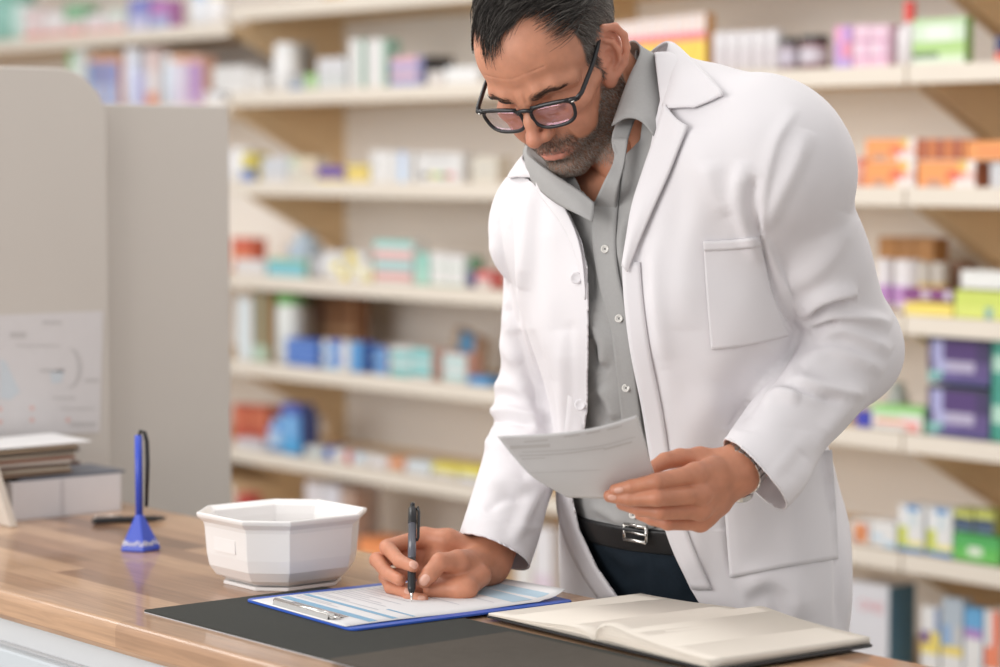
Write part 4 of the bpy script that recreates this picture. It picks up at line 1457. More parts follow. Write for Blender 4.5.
# octagonal bowl
bc = .5 * (wh(252, 590) + wh(299, 592)); bcx, bcy = float(bc[0]), float(bc[1])
hw = .093; ch = .042
def octo(h, c, z, n=0):
    return [(h, -h + c, z), (h, h - c, z), (h - c, h, z), (-h + c, h, z), (-h, h - c, z), (-h, -h + c, z), (-h + c, -h, z), (h - c, -h, z)]
levels_o = [(.052, .024, .004), (.062, .028, .006), (.074, .033, .013), (.0815, .037, .025), (.084, .038, .040), (.0865, .039, .075), (.088, .040, .0800), (.0945, .043, .0865), (.0955, .043, .0905), (.0948, .043, .0925)]
levels_i = [(.0915, .0415, .0925), (.0850, .0385, .0860), (.0825, .037, .075), (.080, .036, .040), (.077, .035, .026), (.069, .031, .016), (.055, .025, .010)]
lv = levels_o + levels_i
vs = []
for h, c, z in lv: vs += octo(h, c, z)
fs = []
for i in range(len(lv) - 1):
    for k in range(8):
        fs.append((i * 8 + k, i * 8 + (k + 1) % 8, (i + 1) * 8 + (k + 1) % 8, (i + 1) * 8 + k))
fs.append(tuple(range(7, -1, -1))); fs.append(tuple((len(lv) - 1) * 8 + k for k in range(8)))
off_c = np.array([bcx, bcy]) + np.array([-.052, .046])
bowl = empty('octagonal_tub', (off_c[0], off_c[1], TOP)); tag(bowl, 'white eight-sided plastic tub on the counter left of the clipboard', 'tub')
o = MB().add(vs, fs).build('tub_body', M_WHITEP, bowl, bev=.0025, seg=3); o.data.polygons.foreach_set('use_smooth', [False] * len(o.data.polygons))
m = slab(MB(), [(x, y) for x, y, z in octo(.066, .030, 0)], .0, .0045); m.build('foot', M_WHITEP, bowl, bev=.001)
m = MB().box(-.026, .022, -.0860, -.0840, .046, .063); m.build('faded_label', simple('faded_pink_label', (.80, .77, .76), .35), bowl)

# clipboard with form
k1 = wh(244, 599, TOP + .006); k2 = wh(352, 629.5, TOP + .006); k3 = wh(571, 600, TOP + .006)
ex = (k2 - k1)[:2]; ex /= np.linalg.norm(ex)          # short side
ey = np.array([-ex[1], ex[0]])                        # long side, away
wS = float(np.linalg.norm((k2 - k1)[:2])); lS = float((k3 - k2)[:2] @ ey)
ang = math.atan2(ex[1], ex[0])
ck = empty('clipboard', (float(k1[0]), float(k1[1]), TOP + .0034), ang); tag(ck, 'blue clipboard on the dark mat under the writing hand', 'clipboard')
slab(MB(), rounded_rect(0, wS, 0, lS, .012), 0, .0030).build('board', M_BLUEBOARD, ck, bev=.0008)
cm = wS / 2
m = MB(); cl = []
for z, y in ((.0032, .004), (.0090, .006), (.0105, .012), (.0075, .020), (.0048, .030), (.0048, .034)):
    cl.append((y, z))
W2 = .062
vs = []; fs = []
for i, (y, z) in enumerate(cl): vs += [(cm - W2, y, z), (cm + W2, y, z), (cm + W2, y, z - .0010), (cm - W2, y, z - .0010)]
for i in range(len(cl) - 1):
    a = i * 4; fs += [(a, a + 1, a + 5, a + 4), (a + 3, a + 7, a + 6, a + 2), (a, a + 4, a + 7, a + 3), (a + 1, a + 2, a + 6, a + 5)]
fs += [(0, 3, 2, 1), (len(vs) - 4, len(vs) - 3, len(vs) - 2, len(vs) - 1)]
m.add(vs, fs); clipo = m.build('clip', M_CLIP, ck, bev=.0004)
m = MB(); m.tube([(cm - W2 - .004, .011, .0078), (cm + W2 + .004, .011, .0078)], .0036, 12)
for sx in (-1, 1): m.tube([(cm + sx * (W2 + .004), .011, .0078), (cm + sx * (W2 + .008), .016, .0062), (cm + sx * (W2 - .004), .024, .0056)], .0016, 8)
m.build('clip_spring', M_CLIP, clipo, smooth=True)
# the sheet, its far end curling up
sw0, sw1 = .018, wS - .014
def sheet_z(t): return .0036 + .0006 * math.sin(t * 9) + .010 * max(0, (t - .90) / .10) ** 2
SL = lS * .985
fz = .0
NS = 40
vs = []; fs = []
for j in range(NS + 1):
    t = j / NS
    for i in range(9):
        u = i / 8
        vs.append((sw0 + (sw1 - sw0) * u, .014 + SL * t - .014, sheet_z(t) * (1 if t < .9 else (.45 + .55 * u)) + (.0 if t < .9 else .0018)))
for j in range(NS):
    for i in range(8): fs.append((j * 9 + i, j * 9 + i + 1, (j + 1) * 9 + i + 1, (j + 1) * 9 + i))
form = empty('form_sheet', (float(k1[0]), float(k1[1]), TOP + .0034), ang); tag(form, 'white printed form with blue header bands clipped on the clipboard', 'paper')
fo = new_mesh_obj('page', np.array(vs), fs, M_PAPER, form); solidify(fo, .0003, 1)
def fband(m, u0, u1, y0, y1, h=.0006):
    n = 10; base = len(m.v)
    vv = []; ff = []
    for j in range(n + 1):
        y = y0 + (y1 - y0) * j / n
        t = y / SL
        for u in (u0, u1):
            z = sheet_z(t) * (1 if t < .9 else (.45 + .55 * u)) + (.0 if t < .9 else .0018)
            vv.append((sw0 + (sw1 - sw0) * u, y, z + h))
    for j in range(n): ff.append((2 * j, 2 * j + 1, 2 * j + 3, 2 * j + 2))
    m.add(vv, ff)
m = MB(); fband(m, .03, .97, .036, .048); fband(m, .03, .97, .068, .076); fband(m, .70, .97, .096, .100); m.build('header_band', M_PRINTB, form)
m = MB(); fband(m, .06, .93, .245, .300); m.build('tinted_block', M_PRINTL, form)
m = MB()
for y_ in (.056, .061, .086, .092, .106, .114, .122, .130, .140, .148, .158, .166, .176, .186, .196, .206, .216, .226, .236): fband(m, .05, .30 + .6 * rnd.random(), y_, y_ + .0016)
m.build('printed_lines', M_PRINTG, form)

# open notebook
nA = wh(487, 613.5, TOP + .008); nB = wh(594, 641, TOP + .006)
nx_ = float(nB[0]); ny_ = float(nB[1]); NW = .198; NH = .231
na = math.atan2(-(nA[1] - nB[1]), -(nA[0] - nB[0]))
nb = empty('open_notebook', (nx_, ny_, TOP + .0060), na); tag(nb, 'open notebook with blank cream pages and a black cover', 'notebook')
m = slab(MB(), rounded_rect(-NW - .003, NW + .004, -.003, NH + .003, .010), -.0022, .0); m.build('cover', M_COVER, nb, bev=.0006)
def block(name, prof, sgn, lines):
    """pages: profile (x, z) seen from the near edge, run along y"""
    pr = smooth_line(prof, 34); n = len(pr)
    vs = []; fs = []; ny = 14
    for j in range(ny):
        y = NH * j / (ny - 1); k = 1 - .25 * (j / (ny - 1))
        for x, z in pr: vs.append((sgn * x, y, .0008 + (z - .0008) * k))
        for x, z in pr: vs.append((sgn * x, y, .0006))
    w2 = 2 * n
    for j in range(ny - 1):
        for i in range(n - 1):
            a = j * w2 + i; f = (a, a + 1, a + w2 + 1, a + w2); fs.append(f if sgn > 0 else f[::-1])
            a = j * w2 + n + i; f = (a, a + w2, a + w2 + 1, a + 1); fs.append(f if sgn > 0 else f[::-1])
        for i in (0, n - 1):
            a = j * w2 + i; f = (a, a + w2, a + w2 + n, a + n); fs.append(f if (i == 0) == (sgn > 0) else f[::-1])
    for j in (0, ny - 1):
        for i in range(n - 1):
            a = j * w2 + i; f = (a, a + n, a + n + 1, a + 1); fs.append(f if (j == 0) == (sgn > 0) else f[::-1])
    return new_mesh_obj(name, np.array(vs), fs, M_CREAM, nb)
left = block('left_pages', [(.001, .001), (.006, .007), (.020, .0115), (.045, .0105), (.090, .0065), (.150, .0040), (NW - .003, .0030)], -1, 3)
right = block('right_pages', [(.001, .001), (.005, .013), (.015, .0215), (.030, .0225), (.060, .0180), (.110, .0130), (.160, .0112), (NW - .003, .0100)], 1, 8)
def page(par, prof, sgn, y0=-.0012):
    pr = smooth_line(prof, 26); vs = []; fs = []
    for x, z in pr: vs += [(sgn * x, y0, z), (sgn * x, NH, z * .76)]
    for i in range(len(pr) - 1): fs.append((2 * i, 2 * i + 2, 2 * i + 3, 2 * i + 1))
    o = new_mesh_obj('loose_page', np.array(vs), fs, M_CREAM, par); solidify(o, .0005, 1)
for k_ in (.35, .6, .82):
    page(left, [(.002, .001), (.010, .008 * k_ + .002), (.045, .0115 * k_ + .001), (.110, .0060 * k_ + .001), (NW - .004, .0030 * k_)], -1)
for k_ in (.2, .34, .48, .62, .76, .9):
    page(right, [(.002, .001), (.008, .015 * k_), (.030, .023 * k_), (.075, .0175 * k_), (.140, .0120 * k_), (NW - .004, .0100 * k_)], 1)

# pen stand with tethered pen
ps = wh(140, 552); psx, psy = float(ps[0]), float(ps[1])
st = empty('pen_stand', (psx - .017, psy + .0095, TOP), .25 + .0); tag(st, 'blue pyramid pen stand with an upright blue tube on the counter', 'pen stand')
m = MB(); n6 = 5; R_ = .0285
ang0 = math.atan2(-.776, .631) + math.pi * 0 - .25 + .55
lv6 = [(R_, 0), (R_ * 1.02, .003), (R_ * .98, .007), (.0078, .046), (.0062, .050)]
vs = []; fs = []
for r_6, z in lv6:
    for k in range(n6):
        a = ang0 + 2 * math.pi * k / n6; vs.append((r_6 * math.cos(a), r_6 * math.sin(a), z))
for i in range(len(lv6) - 1):
    for k in range(n6): fs.append((i * n6 + k, i * n6 + (k + 1) % n6, (i + 1) * n6 + (k + 1) % n6, (i + 1) * n6 + k))
fs += [tuple(range(n6 - 1, -1, -1)), tuple((len(lv6) - 1) * n6 + k for k in range(n6))]
m.add(vs, fs); base = m.build('base', M_BLUEP, st, bev=.0018, seg=2)
MB().tube([(0, 0, .045), (0, 0, .159)], .0052, 14).build('tube', M_BLUEP, st, smooth=True)
sdv = np.array([.631 * .0105, .776 * .0105])
ca, sa = math.cos(-.25), math.sin(-.25)
sdl = np.array([sdv[0] * ca - sdv[1] * sa, sdv[0] * sa + sdv[1] * ca])
m = MB(); m.tube([(sdl[0] * .1, sdl[1] * .1, .158), (sdl[0] * .25, sdl[1] * .25, .165), (sdl[0] * .8, sdl[1] * .8, .163), (sdl[0] * 1.1, sdl[1] * 1.1, .150), (sdl[0] * 1.15, sdl[1] * 1.15, .120), (sdl[0] * .95, sdl[1] * .95, .060)], [.0022, .0026, .0028, .003, .0032, .0026], 8)
m.build('tether', M_BLACKP, st, smooth=True)
for k in (-1, 0):
    a_m = ang0 + 2 * math.pi * (k + .5) / n6
    if True:
        cu = bpy.data.curves.new('base_lettering', 'FONT'); cu.body = 'BlueFlu'; cu.size = .0105; cu.align_x = 'CENTER'; cu.extrude = .0002
        to = bpy.data.objects.new('base_lettering', cu); COL.objects.link(to)
        bpy.context.view_layer.update()
        me = bpy.data.meshes.new_from_object(to.evaluated_get(bpy.context.evaluated_depsgraph_get()))
        bpy.data.objects.remove(to)
        t2 = bpy.data.objects.new('lettering', me); COL.objects.link(t2); t2.parent = base
        me.materials.append(M_WHITEP)
        ra = R_ * math.cos(math.pi / n6)
        tilt = math.atan2(ra * .98 - .0078, .039)
        zc = .0085
        rr_ = ra * .98 - (zc - .007) * math.tan(tilt) + .0006
        t2.matrix_parent_inverse = Matrix.Identity(4)
        Rm = Matrix.Rotation(a_m + math.pi / 2, 4, 'Z') @ Matrix.Rotation(math.pi / 2 - tilt, 4, 'X')
        t2.matrix_local = Matrix.Translation((rr_ * math.cos(a_m), rr_ * math.sin(a_m), zc)) @ Rm

# loose black pen
pa = wh(92, 521, TOP + .005); pb_ = wh(166, 518, TOP + .005)
dv = (pb_ - pa); Lp = float(np.linalg.norm(dv)); yaw_ = math.atan2(dv[1], dv[0])
lp = empty('ballpoint_pen', (float(pa[0]), float(pa[1]), TOP + .0050), yaw_); tag(lp, 'black pen lying on the counter behind the blue pen stand', 'pen')
m = MB(); m.tube([(0, 0, 0), (.006, 0, 0), (Lp * .55, 0, 0), (Lp * .85, 0, 0), (Lp * .97, 0, 0), (Lp, 0, 0)], [.0035, .0048, .005, .0046, .0024, .0008], 12); m.build('barrel', M_BLACKP, lp, smooth=True)
m = MB(); m.tube([(.003, 0, .005), (.006, 0, .0072), (.045, 0, .0062)], .0012, 6); m.build('pocket_clip', M_CLIP, lp, smooth=True)

# white file box with papers
f0 = wh(18, 524); f1 = wh(123, 511)
fx_ = float(f1[0]); fy0 = float(f0[1]) - .0; fy1 = float(on_X(123, 511, fx_)[1]); fy0 = float(on_X(14, 524, fx_)[1])
fh_ = float(on_X(70, 478, fx_)[2]) - TOP
fb = empty('file_box', (fx_ - .06, (fy0 + fy1) / 2, TOP)); tag(fb, 'low white cardboard box below the pinned sheet', 'box')
hy = (fy1 - fy0) / 2; fbd = min(.06, fx_ - Xs - .008) if False else .055
m = MB(); t_ = .004
m.box(-fbd, fbd, -hy, hy, 0, t_); m.box(fbd - t_, fbd, -hy, hy, t_, fh_); m.box(-fbd, -fbd + t_, -hy, hy, t_, fh_ + .004); m.box(-fbd + t_, fbd - t_, -hy, -hy + t_, t_, fh_); m.box(-fbd + t_, fbd - t_, hy - t_, hy, t_, fh_)
m.build('carton', simple('white_card', (.66, .64, .66), .6), fb, bev=.001)
m = MB().box(fbd, fbd + .0012, -hy * .12, -hy * .06, .002, fh_ - .002); m.build('seam', simple('card_seam', (.56, .54, .56), .6), fb)
# papers lying in and over the box
spec = [((.30, .20, .13), .004), ((.62, .55, .45), .003), ((.22, .13, .10), .004), ((.64, .60, .55), .004), ((.40, .22, .16), .003), ((.55, .50, .42), .004), ((.20, .17, .15), .003), ((.60, .52, .40), .004), ((.66, .64, .62), .003)]
names = ['brown', 'buff', 'dark red', 'off-white', 'russet', 'tan', 'charcoal', 'straw', 'white']
yc = float(on_X(42, 470, fx_)[1])
for i, ((c_, t_), nm_) in enumerate(zip(spec, names)):
    z = TOP + fh_ + .006 + i * .0052
    L_ = .075 + .012 * rnd.random()
    w_ = .045
    m = MB().box(-w_, w_, -L_, L_, 0, .0046)
    o = m.build('paper_file', flat(c_, .8), bev=.0006)
    o.location = (fx_ - .062 + rnd.uniform(-.004, .004), yc + rnd.uniform(-.012, .012) - .010, z); o.rotation_euler = (0.0, 0, rnd.uniform(-.06, .06))
    tag(o, '%s paper file in the stack on the white box%s' % (nm_, {0: ', the lowest', 8: ', the topmost'}.get(i, '')), 'file', 'paper files stacked on the white box')
o = MB().box(-.052, .060, -.115, .105, 0, .0010).build('loose_sheet', M_PAPER)
o.location = (fx_ - .060, float(on_X(30, 435, fx_)[1]), TOP + fh_ + .006 + 9 * .0052 + .001); o.rotation_euler = (0, 0.03, .05)
tag(o, 'plain white sheet lying on top of the stack of paper files', 'paper')
o = MB().box(-.052, .055, -.09, .09, 0, .0036).build('magazine', flat((.22, .24, .28), .4))
o.location = (fx_ - .060, float(on_X(75, 475, fx_)[1]), TOP + fh_ + .0005)
o.data.materials[0] = flat((.20, .22, .27), .4)
tag(o, 'dark magazine lying across the open white box', 'magazine')
# leaning white stand at the frame's edge
s0 = wh(14, 527); s1 = on_X(-6, 462, float(s0[0]))
m = MB(); 
m.add([(0, 0, 0), (.02, .0, 0), (.02, .012, 0), (0, .012, 0)], [])
b0_ = s0; t0_ = np.array([float(s0[0]), float(s1[1]), float(s1[2])])
m = MB(); w_ = .008
yb0, zb0 = 0.0, 0.0; yt0, zt0 = float(t0_[1] - s0[1]), float(t0_[2] - TOP)
pr = [(yb0 - .008, 0), (yb0 + .004, 0), (yt0 + .004, zt0), (yt0 - .008, zt0)]
vs = [(-.10, y, z) for y, z in pr] + [(.004, y, z) for y, z in pr]
m.add(vs, [(0, 1, 2, 3), (7, 6, 5, 4), (0, 4, 5, 1), (1, 5, 6, 2), (2, 6, 7, 3), (3, 7, 4, 0)])
o = m.build('leaning_board', simple('ivory_board', (.70, .66, .60), .5), bev=.0015); o.location = (float(s0[0]), float(s0[1]), TOP + .0005)
tag(o, 'pale board leaning beside the stack of paper files', 'board')

# ------------------------------------------------------------------ things in his hands and on him
tip = on_h(411.5, 601.5, TOP + .0076)
top_ = P(412.5, 503, 3.060)
pen = empty('writing_pen', W(tip[None])[0]); tag(pen, 'black retractable pen upright in the writing hand', 'pen')
pw = lambda t, o=0.0, side=0.0: W((tip + (top_ - tip) * t + np.array([side, 0, 0]))[None])[0] - W(tip[None])[0]
m = MB(); m.tube([pw(0), pw(.03), pw(.10)], [.0006, .0012, .0030], 12); m.build('nib', M_CLIP, pen, smooth=True)
m = MB(); m.tube([pw(.09), pw(.13), pw(.40), pw(.42)], [.0032, .0050, .0053, .0050], 16); m.build('grip', M_BLACKP, pen, smooth=True)
m = MB(); m.tube([pw(.42), pw(.44), pw(.78)], [.0048, .0052, .0052], 16); m.build('barrel', M_CLEARD, pen, smooth=True)
m = MB(); m.tube([pw(.78), pw(.79), pw(.94), pw(.955)], [.0050, .0055, .0050, .0036], 16); m.build('cap', M_BLACKP, pen, smooth=True)
m = MB(); m.tube([pw(.955), pw(.99), pw(1.0)], [.0030, .0030, .0020], 12); m.build('push_button', M_BLACKP, pen, smooth=True)
m = MB(); m.tube([pw(.93, 0, .004), pw(.955, 0, .0066), pw(.90, 0, .0080), pw(.64, 0, .0072), pw(.61, 0, .0060)], [.0016, .0020, .0020, .0018, .0014], 8); m.build('pocket_clip', M_BLACKP, pen, smooth=True)

# the sheet held in the other hand
hs_ = sheet('held_sheet', [[(497, 436, 2.735), (535, 434.5, 2.732), (575, 431, 2.730), (608, 424.5, 2.733), (637.5, 415, 2.740)],
                           [(513, 456, 2.755), (548, 456, 2.752), (585, 453, 2.752), (618, 447, 2.756), (645, 440, 2.762)],
                           [(534, 478, 2.775), (562, 480, 2.775), (595, 478, 2.776), (625, 472, 2.780), (652, 466, 2.786)],
                           [(567, 497.3, 2.798), (585, 498, 2.799), (605, 498.3, 2.800), (632, 494, 2.803), (660, 486, 2.808)]], M_PAPER, None, 0, 30, 24, W(P(567, 497, 2.80)[None])[0])
tag(hs_, 'creased white prescription sheet held in the raised left hand', 'paper')
solidify(hs_, .0003, 0)
m_ghost = simple('show_through_print', (.64, .62, .61), .8)
treeh = None
hv_ = np.array([v.co[:] for v in hs_.data.vertices]) + np.array(hs_.location)
treeh = BVHTree.FromPolygons([tuple(x) for x in unW(hv_)], [tuple(p.vertices) for p in hs_.data.polygons])
m = MB()
def castw(x, y, off):
    c = cast(treeh, x, y, off); return None if c is None else W(c[None])[0] - np.array(hs_.location)
def strip(pts, th):
    pts = smooth_line(pts, 14); up = [castw(x, y - th / 2, .0008) for x, y in pts]; dn = [castw(x, y + th / 2, .0008) for x, y in pts]
    for i in range(len(pts) - 1):
        if any(q is None for q in (up[i], up[i + 1], dn[i], dn[i + 1])): continue
        m.add([up[i], dn[i], dn[i + 1], up[i + 1]], [(0, 1, 2, 3)])
strip([(510, 452.5), (560, 450.5), (600, 446), (635, 437)], .8); strip([(512, 456), (560, 454), (605, 448)], 1.1)
strip([(524, 442), (548, 440)], 1.6); strip([(510, 447.5), (550, 445.5)], 3.2); strip([(564, 437), (580, 434.5)], 1.3); strip([(586, 434), (600, 431)], 1.6); strip([(607, 430), (622, 426)], 1.3)
strip([(604, 449.5), (632, 442)], 1.8); strip([(522, 459), (545, 458)], 1.0); strip([(530, 473), (600, 470)], .5)
m.build('show_through_writing', m_ghost, hs_)

# wristwatch
ax_w = (LWC - LEC) / np.linalg.norm(LWC - LEC)
wc = LW_ - (LW_ - LE_) / np.linalg.norm(LW_ - LE_) * (-.012) * -1
axw = (LW_ - LE_) / np.linalg.norm(LW_ - LE_)
wc = LW_ + axw * .002
u1 = np.cross(axw, [0, 0, 1.0]); u1 /= np.linalg.norm(u1); u2 = np.cross(axw, u1)
watch = empty('wristwatch', W(wc[None])[0]); tag(watch, 'steel wristwatch on the left wrist at the sleeve edge', 'watch')
m = MB()
for k in range(22):
    a = 2 * math.pi * k / 22; r_w = .0290
    c = wc + r_w * (math.cos(a) * u1 + math.sin(a) * u2)
    t_ = -math.sin(a) * u1 + math.cos(a) * u2; nr = math.cos(a) * u1 + math.sin(a) * u2
    vv = [W((c + sx * .0038 * t_ + sy * .0075 * axw + sz * .0015 * nr)[None])[0] - W(wc[None])[0] for sx in (-1, 1) for sy in (-1, 1) for sz in (-1, 1)]
    m.add(vv, [(0, 1, 3, 2), (4, 6, 7, 5), (0, 4, 5, 1), (2, 3, 7, 6), (0, 2, 6, 4), (1, 5, 7, 3)])
m.build('bracelet', M_CLIP, watch, bev=.0006)
fc = wc + .0305 * (.3 * u1 + .95 * u2)
nrm_ = (.3 * u1 + .95 * u2)
m = MB(); m.tube([W((fc + nrm_ * -.001)[None])[0] - W(wc[None])[0], W((fc + nrm_ * .007)[None])[0] - W(wc[None])[0]], .0165, 28); m.build('case', M_CLIP, watch, bev=.001)
m = MB(); m.tube([W((fc + nrm_ * .0068)[None])[0] - W(wc[None])[0], W((fc + nrm_ * .0078)[None])[0] - W(wc[None])[0]], .0140, 28); m.build('dial', M_BLACKP, watch)

# eyeglasses (head coordinates)
GR = empty('eyeglasses', W(head2view(np.array([[0, -.104, .018]])))[0]); tag(GR, 'black framed eyeglasses on the face of the man', 'glasses')
g0 = W(head2view(np.array([[0, -.104, .018]])))[0]
def HW(q): return W(head2view(np.asarray(q, float)[None]))[0] - g0
def lens_out(s, n=36):
    o = []
    for k in range(n):
        a = 2 * math.pi * k / n; ca, sa = math.cos(a), math.sin(a)
        ex_ = .0280; ez = .0160
        p_ = 3.0
        r_ = 1 / ((abs(ca) ** p_ + abs(sa) ** p_) ** (1 / p_))
        x = ex_ * r_ * ca; z = ez * r_ * sa
        x *= 1 + (.13 if x > 0 else .04) * (z / ez)
        o.append((x, z))
    return o
M_LENS, ntl, bl = mat_new('lens_glass')
gl_ = ntl.nodes.new('ShaderNodeBsdfGlossy'); gl_.inputs['Roughness'].default_value = .02; gl_.inputs['Color'].default_value = (1.0, .72, .95, 1)
tr_ = ntl.nodes.new('ShaderNodeBsdfTransparent'); tr_.inputs['Color'].default_value = (.97, .96, .97, 1)
mx_ = ntl.nodes.new('ShaderNodeMixShader'); mx_.inputs[0].default_value = .075; fr_ = ntl.nodes.new('ShaderNodeFresnel'); fr_.inputs['IOR'].default_value = 1.6
ma_ = ntl.nodes.new('ShaderNodeMath'); ma_.operation = 'MULTIPLY'; ma_.inputs[1].default_value = 1.8; ma_.use_clamp = True
ntl.nodes.remove(fr_); ntl.nodes.remove(ma_)
ntl.links.new(tr_.outputs[0], mx_.inputs[1]); ntl.links.new(gl_.outputs[0], mx_.inputs[2])
ntl.links.new(mx_.outputs[0], ntl.nodes['Material Output'].inputs['Surface'])
fr_mb = MB()
frame = None
gz = .001; gt = .10     # height and tilt of the front
def gp(x, z, o=0.0):
    y = -.1085 + 1.9 * x * x - o - z * gt * -1
    return (x, y, .0082 + z)
for s in (-1, 1):
    cx = s * .0352
    ol = lens_out(s)
    loop = [HW(gp(cx + x * s, z)) for x, z in ol]
    m = MB()
    m.tube(loop + [loop[0], loop[1]], .0023, 8, cap=False)
    # heavier top bar
    m.tube([HW(gp(cx + s * x, .0145 + .001 * math.cos(x * 60), .0004)) for x in np.linspace(-.024, .0262, 10)], .0024, 8)
    m.tube([HW(gp(cx + s * .024, .0132)), HW(gp(cx + s * .0300, .0132)), HW((s * .0710, -.0975, .0205))], [.0030, .0032, .0032], 8)
    m.build('rim', M_BLACKP, GR, smooth=True)
    vs = [HW(gp(cx, 0))] + [HW(gp(cx + x * s, z)) for x, z in ol]
    fs = [(0, k + 1, (k + 1) % 36 + 1) if s > 0 else (0, (k + 1) % 36 + 1, k + 1) for k in range(36)]
    lo_ = new_mesh_obj('lens', np.array(vs), fs, M_LENS, GR); solidify(lo_, .0016, 0)
    m = MB(); m.tube([HW((s * .0710, -.0975, .0205)), HW((s * .0745, -.088, .0215)), HW((s * .0765, -.045, .0285)), HW((s * .0775, -.024, .0350)), HW((s * .0755, -.010, .0370)), HW((s * .0720, .006, .022))], [.0032, .0029, .0028, .0026, .0024, .0020], 8)
    m.build('temple', M_BLACKP, GR, smooth=True)
    m = MB(); m.tube([HW((s * .0690, -.1010, .0207)), HW((s * .0655, -.1030, .0205))], .0012, 6); m.build('hinge_pin', M_STEEL, GR, smooth=True)
m = MB(); m.tube([HW(gp(-.0105, .0085)), HW(gp(-.006, .0125, .001)), HW(gp(0, .0135, .0015)), HW(gp(.006, .0125, .001)), HW(gp(.0105, .0085))], [.0024, .0026, .0026, .0026, .0024], 8)
m.build('bridge', M_BLACKP, GR, smooth=True)
# ------------------------------------------------------------------ goods on the shelves
WH = (.78, .77, .76); IV = (.72, .68, .60)
GOODS = {}


def pat_box(name, w, d, h, rows, side=None, top=None, bev=.0015):
    """carton; rows = list (from the top) of (share, colour or [(share, colour), ...])"""
    m = MB(); mats = []
    def mi(c):
        c = tuple(c)
        if c not in mats: mats.append(c)
        return mats.index(c)
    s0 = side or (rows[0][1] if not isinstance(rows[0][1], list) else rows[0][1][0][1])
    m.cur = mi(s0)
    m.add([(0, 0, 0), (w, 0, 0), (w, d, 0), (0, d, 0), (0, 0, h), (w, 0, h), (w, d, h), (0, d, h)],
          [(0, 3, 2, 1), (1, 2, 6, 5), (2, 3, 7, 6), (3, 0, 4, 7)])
    m.cur = mi(top or s0); m.add([(0, 0, h), (w, 0, h), (w, d, h), (0, d, h)], [(0, 1, 2, 3)])
    z = h; tot = sum(r[0] for r in rows)
    for sh, c in rows:
        z2 = z - h * sh / tot
        cells = c if isinstance(c, list) else [(1, c)]
        x = 0; tc_ = sum(q[0] for q in cells)
        for sx, cc in cells:
            x2 = x + w * sx / tc_
            m.cur = mi(cc); m.add([(x, 0, z2), (x2, 0, z2), (x2, 0, z), (x, 0, z)], [(0, 1, 2, 3)])
            x = x2
        z = z2
    return m.build(name, [flat(c) for c in mats])


def place_box(x0, x1, yt, zs_, rows, label, name='carton', cat='box', group=None, side=None, top=None, d=.05, back=0.0, lift=0.0, rz=0.0):
    Y = YF + .022 + back
    X_0, X_1 = Xat(x0, Y), Xat(x1, Y)
    zb = zs_ + .0025 + lift
    zt = float(on_Y(.5 * (x0 + x1), yt, Y)[2])
    o = pat_box(name, X_1 - X_0, d, max(zt - zb, .012), rows, side, top)
    o.location = (X_0, Y, zb); o.rotation_euler = (0, 0, rz)
    tag(o, label, cat, group)
    return o


def place_bottle(x0, x1, yt, zs_, body, cap, label, name='bottle', cat='bottle', group=None, back=0.0, lift=0.0, neck=.55, capfrac=.22, band=None, shoulder=.12, jar=False):
    Y = YF + .022 + back
    X_0, X_1 = Xat(x0, Y), Xat(x1, Y); r = (X_1 - X_0) / 2
    cx = (X_0 + X_1) / 2; cy = Y + r
    zb = zs_ + .0025 + lift
    zt = float(on_Y(.5 * (x0 + x1), yt, cy)[2]); h = max(zt - zb, .02)
    root = empty(name, (cx, cy, zb)); tag(root, label, cat, group)
    hc = h * (1 - capfrac); rn = r * neck
    sh = h * shoulder
    MB().lathe([(r * .92, 0), (r, r * .10), (r, hc - sh), (r * .96, hc - sh * .6), (rn * 1.05, hc - sh * .08), (rn, hc)], 22).build('body', flat(body, .35), root, smooth=False, bev=0).data.polygons.foreach_set('use_smooth', [True] * (22 * 5) + [False, False])
    rc = r * .98 if jar else rn * 1.12
    MB().lathe([(rc, hc - .001), (rc, h * .985), (rc * .9, h)], 18).build('cap', flat(cap, .35), root)
    if band:
        MB().lathe([(r * 1.012, hc * .22), (r * 1.012, (hc - sh) * .92)], 22, close=False).build('label_band', flat(band), root)
    return root


S = {k: LIPZ[i] for i, k in enumerate('TABCDEF')}
# colours
GRN = (.10, .42, .12); LGRN = (.45, .72, .30); TEAL = (.16, .55, .56); BLU = (.05, .20, .62); LBLU = (.35, .58, .80); SKY = (.12, .42, .75); NAV = (.04, .06, .20)
RED = (.68, .08, .07); ORG = (.88, .36, .10); PNK = (.82, .50, .62); YEL = (.86, .72, .16); PUR = (.14, .06, .32); LAV = (.55, .48, .75); BRN = (.38, .19, .08); GRY = (.50, .50, .50); DRK = (.05, .05, .06)
CRM = (.78, .72, .58)
B = place_box; T = place_bottle
# ---- bay between the screen and the man; top shelf in view (A)
A = S['A']
B(214, 248, 66, A, [(1, WH), (.12, GRY), (1.4, WH)], 'wide white carton at the far left end of the upper shelf')
B(249, 266, 72, A, [(1, WH), (.15, GRY), (.8, WH)], 'small white carton just left of the tall bright bottle', back=.01)
T(268, 285, 44, A, (.85, .85, .85), (.85, .85, .85), 'tall bright white bottle on the upper shelf', neck=.8, capfrac=.2)
B(286, 300, 44, A, [(1, GRY), (1, (.62, .60, .62))], 'tall grey carton right behind the tall bright bottle', back=.10)
B(289, 304, 74, A, [(1, GRY), (.6, (.35, .45, .6))], 'small blue and grey carton beside the tall bright bottle')
B(306, 316, 74, A, [(1, LGRN), (1, (.6, .72, .5))], 'small pale green carton on the upper shelf')
B(318, 346, 58, A, [(1, (.72, .72, .74)), (.1, GRY), (1, (.68, .7, .7))], 'square pale grey carton left of the two tall white cartons')
B(350, 363, 39, A, [(1, [(5, WH), (1, (.45, .65, .55))])], 'tall white carton with a green edge, the left one of two', side=(.45, .65, .55), group='tall white cartons with green edges')
